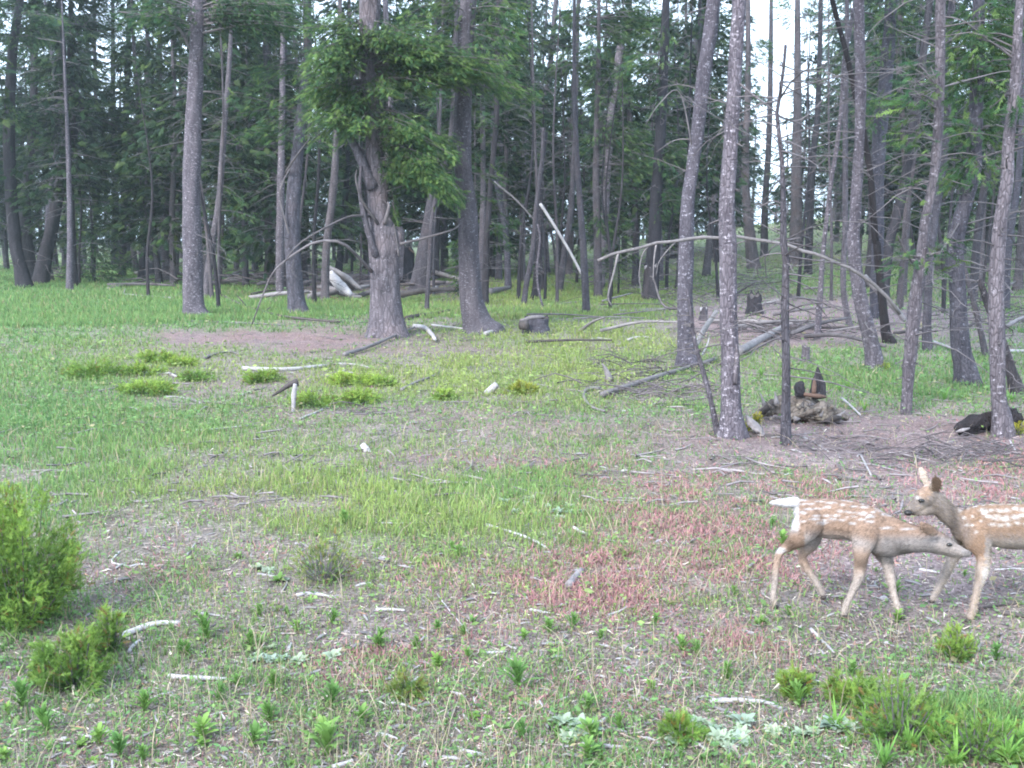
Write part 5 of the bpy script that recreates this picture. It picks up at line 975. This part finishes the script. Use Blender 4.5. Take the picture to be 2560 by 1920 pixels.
PAL = np.array([[.32, .27, .28], [.20, .155, .15], [.12, .095, .10], [.40, .35, .33], [.10, .08, .075], [.30, .18, .13], [.28, .25, .26], [.5, .47, .46]])
def lcol(m, zo, d): return PAL[rng.choice(8, m, p=[.18, .16, .16, .12, .15, .07, .09, .07])]*rng.uniform(.6, 1.45, m)[:, None]
def dcol(m, zo, d): return PAL[rng.choice(8, m, p=[.1, .3, .15, .05, .05, .3, .05, 0])]*rng.uniform(.7, 1.3, m)[:, None]
cover(260000, 2.5, 13, lambda d: .022+.0012*d, lambda g, r, dd, yl, x, y: np.clip(.8-g*.6, 0, 1), lcol, 'plant_litter', 'litter', tilt=.35, lift=.006, ar=.22)
cover(60000, 2.5, 8, lambda d: .028+.001*d, lambda g, r, dd, yl, x, y: np.clip(.7-g*.4, 0, 1), lcol, 'plant_litter', 'litter', tilt=.5, lift=.01, ar=.07)
cover(130000, 10, 45, lambda d: .003*d, lambda g, r, dd, yl, x, y: np.clip(.25+dd*.8-g*.2, 0, 1), dcol, 'needle_litter', 'litter', tilt=.3, lift=.01, ar=.2)
# small grey twigs lying about in the middle distance
x, y = ground_points(1500, 7, 30, 1.3); kp = np.array([p_ for p_ in range(len(x)) if rng.random() < .35+.65*vnoise(x[p_]*.4, y[p_]*.4, 71)])
ta = Acc()
for p_ in kp:
    an = rng.uniform(0, 6.28); l = min(.6, rng.lognormal(math.log(.24), .5))*(.55+.03*y[p_]); th_ = rng.uniform(.004, .011); q = [np.array([x[p_]+math.cos(an)*l*f+rng.normal(0, l*.04), y[p_]+math.sin(an)*l*f, 0]) for f in (0, .5, 1)]
    for v_ in q: v_[2] = float(H(v_[0], v_[1]))+th_+rng.uniform(0, .03)
    add_tube(ta, np.array(q), [th_, th_*.8, th_*.4], 4, cap=False, C=np.array([.5, .48, .48])*rng.uniform(.6, 1.6))
tag(ta.build('fallen_twigs', M['gwood']), kind='stuff')
# dry bent stalks standing over the litter
def scol(m, zo, d): return np.array([.36, .30, .22])*rng.uniform(.6, 1.3, m)[:, None]
blades(26000, 2.6, 20, lambda d, z, m: np.full(m, .14), lambda d: .0015+.0004*d, lambda g, r, dd, yl, x, y: .15+.25*(vnoise(x*1.5, y*1.5, 40) > .55), scol, 'dry_stalks', 'litter', lean=.7, seg=2)
# wood chips: the larger ones one by one, the small ones as stuff
def chip_mesh(seed):
    r = np.random.default_rng(seed); a = Acc(); add_tube(a, spline([(-.5, 0, 0), (0, r.uniform(-.08, .08), r.uniform(0, .03)), (.5, 0, 0)], 4), np.array([.05, .075, .07, .045])*r.uniform(.6, 1.5), 4, rough=.5, seed=seed)
    o = a.build('wood_chip', M['pwood'] if seed % 3 else M['gwood'], origin=(0, 0, 0)); me = o.data; bpy.data.objects.remove(o); return me
CH = [chip_mesh(s) for s in range(1, 7)]; k = 0
while k < 210:
    x = rng.uniform(0, 2560); y = 1920-rng.random()**1.3*560
    wgt = .25+.9*math.exp(-((x-1050)/420)**2-((y-1720)/110)**2)+.5*math.exp(-((x-1450)/500)**2-((y-1860)/70)**2)+.3*math.exp(-((x-1900)/400)**2-((y-1830)/80)**2)
    if rng.random() > wgt: continue
    b = at(x, y); o = bpy.data.objects.new('wood_chip', CH[k % 6]); col.objects.link(o); s = min(.085, rng.lognormal(math.log(.045), .5)); o.scale = (s, s*rng.uniform(.7, 1.4), s*rng.uniform(.5, .9))
    o.location = b+[0, 0, s*.06+.003]; o.rotation_euler = (rng.uniform(0, 6), rng.normal(0, .15), rng.normal(0, .9))
    tag(o, 'small bleached wood chip lying in the foreground litter', 'wood chip', 'small wood chips in the foreground'); k += 1
TV, Fq, Ft = tube(np.array([(-.5, 0, 0), (0, .03, .02), (.5, 0, 0)]), [.06, .1, .05], 4, .3, 3, False)
x, y = ground_points(11000, 2.6, 16, 1.9); zo = zones(x, y); kp = rng.random(len(x)) < np.clip(.75-zo[0]*.7, .05, 1); x, y = x[kp], y[kp]; m = len(x)
a = Acc(); s = np.minimum(rng.lognormal(math.log(.028), .5, m), .07)*(1+.05*y); an = rng.uniform(0, 6.28, m)
scatter(a, TV, Fq, np.stack([x, y, H(x, y)+s*.05+.002], -1), np.stack([np.cos(an), np.sin(an), rng.normal(0, .15, m)], -1), np.array([[0, 0, 1.]])+rng.normal(0, .2, (m, 3)), s, np.array([.5]*3)*rng.uniform(.4, 1.15, m)[:, None])
tag(a.build('wood_crumbs', M['pwood']), kind='stuff')

# ------------------------------------------------------------------ the two fawns (coordinates measured in an enlargement of the photograph: 3.16 per pixel, corner 1860,1120)
ZK = 3.16
def zp(zx, zy, Y): return on(1860+zx/ZK, 1120+zy/ZK, Y)
def furmat():
    m, t = newmat('fawn_coat'); a = N(t, 'ShaderNodeVertexColor', layer_name='Col'); v = coords(t, (22, 60, 60)); n = noise(t, v, 6, 4, .7)
    n2 = noise(t, coords(t), 45, 3, .6)
    c = mixc(t, 1., a.outputs[0], ramp(t, n, [(.25, (.72,)*3), (.75, (1.25,)*3)]), 'MULTIPLY'); c = mixc(t, 1., c, ramp(t, n2, [(.3, (.88,)*3), (.7, (1.1,)*3)]), 'MULTIPLY')
    finish(t, c, .85, n, .6, .004, spec=.1); return m
M['fur'] = furmat()
def plain(name, c, rough=.5, spec=.3):
    m, t = newmat(name); n = noise(t, coords(t), 80, 2); finish(t, ramp(t, n, [(.3, tuple(x*.8 for x in c)), (.7, tuple(x*1.2 for x in c))]), rough, spec=spec); return m
M['eye'] = plain('eye_black', (.012, .010, .009), .08, .6); M['nose'] = plain('nose_black', (.02, .018, .018), .35); M['hoof'] = plain('hoof_horn', (.04, .032, .03), .4)
def fawn(label, chains, colour, ears, eyes, nose, hooves, voxel=.0058, flow=-1.):
    """chains: [(zx, zy, radius, Y, depth squash)] joined into one continuous body by a voxel remesh"""
    V = []; Fq = []; n = 0
    th_ = np.linspace(0, 2*math.pi, 12, endpoint=False); ph = np.linspace(0, math.pi, 8)[1:-1]
    sp_ = np.vstack([[0, 0, 1]]+[np.stack([np.sin(p)*np.cos(th_), np.sin(p)*np.sin(th_), np.full(12, math.cos(p))], -1) for p in ph]+[[0, 0, -1]])
    sf = []
    for i_ in range(len(ph)-1):
        for j_ in range(12): sf.append([1+i_*12+j_, 1+(i_+1)*12+j_, 1+(i_+1)*12+(j_+1) % 12, 1+i_*12+(j_+1) % 12])
    cap = [[0, 1+j_, 1+(j_+1) % 12] for j_ in range(12)]+[[len(sp_)-1, 1+(len(ph)-1)*12+(j_+1) % 12, 1+(len(ph)-1)*12+j_] for j_ in range(12)]
    bm_v = []; bm_f = []
    for ch in chains:
        P = np.array([[*zp(q[0], q[1], q[3]), q[2]*(1.14 if q[2] < 48 and q[1] > 850 else 1.03)*mpp(q[3])/ZK, (q[4] if len(q) > 4 else 1)] for q in ch], float)
        Q = spline(P, max(4, (len(P)-1)*9))
        for q in Q:
            b0 = len(bm_v); r = max(q[3], .004); bm_v += [(q[0]+s[0]*r, q[1]+s[1]*r*q[4], q[2]+s[2]*r) for s in sp_]; bm_f += [[b0+x for x in f] for f in sf+cap]
    for e in ears:      # base, tip, width, Y0, Y1: a thin cupped leaf shape, part of the body
        b0 = zp(e[0], e[1], e[6]); b1 = zp(e[2], e[3], e[7]); wd = e[4]*mpp(e[6])/ZK; th2 = e[5]*mpp(e[6])/ZK; D = nrm(b1-b0); yy = np.array([0, 1., 0]); S_ = nrm(np.cross(D, yy)); T_ = np.cross(S_, D)
        for f in np.linspace(0, 1, 14):
            c_ = b0+(b1-b0)*f; ww = wd*(.45+1.0*math.sin(min(1, f*1.05)*math.pi)**.8*.62+(1-f)*.1)*(1 if f < .85 else max(.12, (1-f)/.15)); k0 = len(bm_v); r2 = max(th2*(1-f*.5), .003)
            bm_v += [tuple(c_+S_*s[0]*ww+T_*s[1]*r2+D*s[2]*.01) for s in sp_]; bm_f += [[k0+x for x in g] for g in sf+cap]
    me = bpy.data.meshes.new('fawn_raw'); me.from_pydata(bm_v, [], bm_f); o = bpy.data.objects.new('fawn_raw', me); col.objects.link(o)
    md = o.modifiers.new('r', 'REMESH'); md.mode = 'VOXEL'; md.voxel_size = voxel; ms = o.modifiers.new('s', 'SMOOTH'); ms.factor = .5; ms.iterations = 4
    dg = bpy.context.evaluated_depsgraph_get(); ev = o.evaluated_get(dg); me2 = bpy.data.meshes.new_from_object(ev)
    bpy.data.objects.remove(o); nv = len(me2.vertices); co = np.zeros(nv*3); me2.vertices.foreach_get('co', co); co = co.reshape(-1, 3)
    nf = len(me2.polygons); lt = np.zeros(nf, np.int32); me2.polygons.foreach_get('loop_total', lt); lv = np.zeros(len(me2.loops), np.int32); me2.loops.foreach_get('vertex_index', lv)
    nn = np.zeros(nv*3); me2.vertices.foreach_get('normal', nn); nn = nn.reshape(-1, 3)
    st = np.concatenate([[0], np.cumsum(lt)[:-1]]); faces = [np.stack([lv[st[lt == k_]+q] for q in range(k_)], -1) for k_ in (3, 4) if (lt == k_).any()]
    px, py = proj(co[:, 0], co[:, 1], co[:, 2]); zx = (px-1860)*ZK; zy = (py-1120)*ZK
    foot = co[co[:, 2].argmin()]; root = empty('fawn', (foot[0], foot[1], float(H(foot[0], foot[1]))), label, 'deer')
    CC = np.clip(colour(zx, zy, nn, co), .01, .8); build('body', co, faces, M['fur'], root, C=CC, smooth=True)
    m_ = 30000; rf = np.random.default_rng(nv); k_ = rf.integers(0, nv, m_); p = co[k_]+rf.normal(0, .002, (m_, 3))*(1-np.abs(nn[k_])); g = nrm(np.array([flow, 0, -.45])+rf.normal(0, .25, (m_, 3))); g = nrm(g-nn[k_]*(g*nn[k_]).sum(1)[:, None]+nn[k_]*.33)
    hl = rf.uniform(.007, .017, m_)[:, None]; sd2 = nrm(np.cross(g, nn[k_]))*.0011; V3 = np.stack([p-sd2, p+sd2, p+g*hl], 1); C3 = np.repeat(CC[k_]*rf.uniform(.55, 1.4, m_)[:, None], 3, 0)
    tag(build('fur', V3.reshape(-1, 3), [(np.arange(m_)*3)[:, None]+[0, 1, 2]], M['litter'], root, C=C3), kind='stuff')
    def ball(nm, zx, zy, r, Y, mt, sx=1., sz=1.):
        c_ = zp(zx, zy, Y); r = r*mpp(Y)/ZK; build(nm, c_+sp_*[r*sx, r, r*sz], [np.array(sf), np.array(cap)], M[mt], root, smooth=True)
    for e in eyes: ball('eye', e[0], e[1], e[2], e[3], 'eye', 1.35, .8)
    for e in nose: ball('nose', e[0], e[1], e[2], e[3], 'nose', 1.1, .8)
    for e in hooves: ball('hoof', e[0], e[1], e[2], e[3], 'hoof', 1.25, .9)
    return root
FR = at(1860+790/ZK, 1120+1350/ZK)[1]; HR = at(1860+240/ZK, 1120+1265/ZK)[1]; NR = at(1860+1770/ZK, 1120+1375/ZK)[1]
Y1 = (FR+HR)/2; DR, DC, DH = Y1+.05, Y1-.05, NR-.13     # rump, chest, head of the front fawn; Y2 the rear one
Y2 = NR+.07
W_ = np.array([.48, .46, .47]); BR = np.array([.27, .185, .14]); GY = np.array([.235, .21, .205]); CR = np.array([.39, .33, .30]); DK = np.array([.08, .065, .06])
def blend(c, mask, k_): mask = np.clip(mask, 0, 1)[:, None]; return c*(1-mask)+k_*mask
def spots(zx, zy, rows, r):
    s = np.zeros(len(zx))
    for (x, y, a_, b_) in rows: s = np.maximum(s, 1.45-1.1*np.sqrt(((zx-x)/a_)**2+((zy-y)/b_)**2)-.7*(vnoise(zx*.09, zy*.11, 50)-.5))
    return np.clip(s, 0, 1)
r5 = np.random.default_rng(5); rows1 = []
def back1(x): return np.interp(x, [440, 490, 700, 900, 1050, 1200, 1350], [410, 385, 388, 412, 460, 505, 570])
for off, x0, x1 in [(8, 470, 1080), (48, 470, 1190), (92, 455, 1050), (138, 480, 1030), (182, 460, 900)]:
    x = x0
    while x < x1:
        rows1.append((x, back1(x)+off+r5.uniform(-13, 13), r5.uniform(18, 46), r5.uniform(6, 12))); x += r5.uniform(50, 100)
rows1 += [(1085, 495, 45, 13), (1155, 528, 38, 15), (1130, 632, 52, 11), (1290, 640, 55, 10), (1000, 540, 40, 14), (930, 520, 36, 12), (700, 560, 40, 12), (620, 590, 50, 14)]
def col1(zx, zy, n, co):
    c = np.broadcast_to(BR, (len(zx), 3)).copy(); bk = back1(zx)
    c = blend(c, sm(610, 800, zx)*0+sm(0, 1, (zy-bk-235)/110)*(zx > 480)*(zx < 1100)*(zy < 830)*.75, GY*1.15+.06)
    c = blend(c, sm(650, 740, zy)*sm(1000, 1120, zx)*(zx < 1850), GY)                       # under neck, throat
    c = blend(c, sm(1480, 1560, zx)*sm(690, 780, zy)*.6, CR); c = blend(c, (1-sm(40, 75, np.hypot((zx-1445)*.8, (zy-635)*1.2)))*.75, BR*.6)
    c = blend(c, sm(740, 840, zy)*(1-sm(1300, 1400, zx))*.8*(zx < 1000), BR*1.25+.05)        # pale orange legs
    c = blend(c, sm(900, 1060, zy), CR*.98)
    c = blend(c, ((zx > 1090) & (zy > 860)).astype(float)*.6, CR*1.05)
    c = blend(c, (1-sm(425, 450, zx))*(1-sm(600, 700, zy)), W_*1.15)                         # rump patch and tail
    c = blend(c, (1-sm(14, 34, np.hypot((zx-285)*.5, zy-808)))*.9, W_*1.1)
    c = blend(c, sm(1690, 1740, zx)*sm(10, 40, zy-770)*.7, GY*1.1)
    side = (zx > 445) & (zx < 1420) & (zy < 720); c = blend(c, spots(zx, zy, rows1, r5)*side*(.45+.5*vnoise(zx*.03, zy*.06, 51)), W_*1.05)
    return c
fawn('spotted fawn walking right with lowered head and raised white tail, in front of the other',
     [[(480, 490, 84, DR, .8), (560, 535, 140, DR, .62), (680, 560, 162, DR-.01, .6), (830, 572, 160, Y1, .6), (960, 610, 160, DC, .6), (1060, 670, 168, DC, .55), (1150, 705, 160, DC-.02, .55), (1250, 712, 130, DC-.04, .6), (1350, 722, 106, DH+.05, .65), (1430, 730, 92, DH+.02, .7), (1500, 738, 88, DH, .8), (1575, 762, 74, DH-.01, .85), (1650, 796, 54, DH-.02, .85), (1720, 822, 38, DH-.03, .9), (1768, 836, 28, DH-.03, .9)],
      [(1480, 770, 60, DH, .8), (1600, 812, 42, DH-.01, .8), (1700, 850, 28, DH-.02, .8)],
      [(510, 600, 125, DR-.05, .5), (450, 690, 90, DR-.06, .6), (368, 765, 50, HR, .8), (285, 826, 31, HR), (258, 930, 25, HR), (246, 1060, 22, HR), (234, 1160, 23, HR), (242, 1225, 21, HR)],
      [(540, 640, 100, DR+.05, .5), (530, 750, 64, DR+.06, .7), (462, 850, 34, DR+.06), (505, 960, 26, DR+.06), (580, 1075, 21, DR+.05), (622, 1150, 20, DR+.05)],
      [(960, 690, 115, DC-.05, .45), (935, 820, 66, DC-.06, .6), (920, 930, 44, FR, .8), (905, 1030, 36, FR), (855, 1140, 25, FR), (812, 1230, 24, FR), (795, 1300, 24, FR)],
      [(1080, 760, 95, DC+.04, .5), (1125, 880, 52, DC+.05, .7), (1148, 970, 36, DC+.04), (1163, 1045, 31, DC+.02), (1185, 1150, 23, DC), (1212, 1245, 23, DC-.02), (1238, 1315, 21, DC-.03)],
      [(455, 440, 40, DR), (400, 428, 42, DR), (335, 432, 38, DR), (270, 432, 26, DR), (218, 428, 12, DR)]],
     col1, [(1520, 675, 1392, 622, 42, 10, DH-.075, DH-.10), (1500, 655, 1380, 590, 36, 10, DH+.03, DH+.05)],
     [(1622, 764, 19, DH-.045)], [(1785, 834, 18, DH-.03)], [(246, 1254, 24, HR), (628, 1182, 20, DR+.05), (790, 1336, 25, FR), (1250, 1345, 22, DC-.03)])
r6 = np.random.default_rng(6); rows2 = []
def back2(x): return np.interp(x, [1650, 1700, 1760, 1830, 1900, 2212, 2700], [500, 497, 470, 438, 442, 432, 440])
for off, x0, s in [(6, 1760, 1.), (50, 1880, 1.3), (105, 1930, 1.5), (165, 1960, 1.1)]:
    x = x0
    while x < 2680: rows2.append((x, back2(x)+off+r6.uniform(-9, 9), r6.uniform(16, 28)*s, r6.uniform(9, 15)*s)); x += r6.uniform(52, 76)
rows2 += [(1905, 505, 34, 22), (1735, 548, 18, 13), (1760, 605, 17, 13), (1800, 610, 14, 11), (1830, 665, 16, 11), (1870, 575, 14, 10), (1800, 540, 12, 10), (2060, 560, 60, 18), (1980, 555, 30, 16)]
def col2(zx, zy, n, co):
    c = np.broadcast_to(BR*.92, (len(zx), 3)).copy()
    neck = (1-sm(1650, 1740, zx)); c = blend(c, neck*.85, GY*.8); c = blend(c, (1-sm(60, 150, np.hypot(zx-1700, (zy-680)*.8)))*.6, GY*.7)
    c = blend(c, (zx > 1600)*(zx < 1740)*(zy > 400)*(zy < 680)*(1-sm(0, 60, np.abs(zx-1655+(zy-560)*-.15)))*.7, DK)
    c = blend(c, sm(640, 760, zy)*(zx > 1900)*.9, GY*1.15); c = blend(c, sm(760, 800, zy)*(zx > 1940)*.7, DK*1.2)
    c = blend(c, (1-sm(30, 90, np.hypot(zx-1420, zy-340)))*.9, BR*1.05+.03)                    # forehead
    c = blend(c, (1-sm(1310, 1350, zx))*sm(480, 500, zy)*.8, DK)                              # muzzle
    c = blend(c, (1-sm(20, 60, np.hypot(zx-1400, zy-480)))*.7, CR*.95); c = blend(c, (1-sm(0, 26, np.abs(zy-392)+np.abs(zx-1370)*.4))*.7, W_)
    c = blend(c, (zy < 305)*(zx < 1475)*1., CR*1.05); c = blend(c, (zy < 345)*(zx > 1480)*(zx < 1600)*1., BR*.35)
    c = blend(c, sm(820, 960, zy)*.85, CR*.95); c = blend(c, sm(900, 1000, zy)*sm(1855, 1900, zx)*.6, W_*1.1); c = blend(c, (zx < 1700)*(zy > 780)*.6, GY*1.15)
    c = blend(c, spots(zx, zy, rows2, r6)*((zx > 1715) & (zy < 720))*(.55+.45*vnoise(zx*.04, zy*.06, 52)), W_*1.05); c = blend(c, (zx > 1690)*(1-sm(4, 14, zy-back2(zx)))*.5, W_)
    c = blend(c, (1-sm(2640, 2700, zx))*0+sm(2700, 2730, zx)*(zy < 650), W_)
    return c
NF = Y2+.06
fawn('spotted fawn facing left with its ears up, cut off by the right edge',
     [[(1750, 630, 120, Y2, .6), (1850, 612, 160, Y2, .58), (1990, 612, 172, Y2, .58), (2120, 622, 182, Y2+.01, .58), (2260, 622, 180, Y2+.02, .58), (2400, 606, 168, Y2+.03, .6), (2540, 580, 148, Y2+.04, .65), (2640, 560, 112, Y2+.05, .7)],
      [(1790, 590, 110, Y2, .6), (1715, 585, 92, Y2, .65), (1640, 540, 84, Y2, .7), (1570, 480, 80, Y2-.01, .75), (1510, 420, 80, Y2-.02, .8)],
      [(1480, 385, 78, Y2-.02, .75), (1440, 385, 78, Y2-.03, .75), (1395, 420, 60, Y2-.04, .8), (1350, 462, 46, Y2-.05, .8), (1312, 492, 34, Y2-.06, .8), (1292, 504, 26, Y2-.06, .8)],
      [(1480, 470, 60, Y2-.02, .7), (1410, 495, 40, Y2-.04, .7), (1340, 515, 22, Y2-.05, .8)],
      [(1840, 720, 115, Y2-.05, .45), (1885, 820, 68, Y2-.05, .6), (1888, 910, 46, NR+.01, .8), (1872, 1000, 38, NR), (1845, 1100, 26, NR), (1822, 1200, 23, NR), (1805, 1285, 24, NR), (1784, 1335, 22, NR)],
      [(1740, 740, 90, NF, .5), (1668, 840, 46, NF, .7), (1625, 920, 34, NF), (1590, 1000, 30, NF), (1550, 1080, 22, NF), (1508, 1150, 20, NF), (1490, 1190, 20, NF)],
      [(2600, 640, 125, Y2, .5), (2640, 770, 72, Y2-.02, .6), (2705, 880, 34, Y2-.02), (2698, 1030, 25, Y2-.02), (2690, 1180, 23, Y2-.02), (2672, 1290, 23, Y2-.02)],
      [(2540, 640, 115, Y2+.09, .5), (2520, 760, 64, Y2+.1, .6), (2560, 860, 32, Y2+.1), (2540, 1000, 24, Y2+.1), (2500, 1130, 22, Y2+.1), (2486, 1230, 22, Y2+.1)],
      [(2660, 500, 40, Y2+.05), (2740, 560, 34, Y2+.05), (2770, 660, 22, Y2+.05), (2775, 720, 10, Y2+.05)]],
     col2, [(1456, 320, 1376, 128, 30, 10, Y2-.02, Y2-.01), (1508, 345, 1512, 222, 52, 12, Y2-.05, Y2-.08)],
     [(1402, 416, 20, Y2-.085)], [(1296, 512, 30, Y2-.075)], [(1772, 1366, 25, NR), (1484, 1212, 20, NF), (2660, 1330, 24, Y2-.02), (2478, 1262, 22, Y2+.1)], flow=1.)
for o in bpy.data.objects:
    if '_o' in o.keys(): del o['_o']
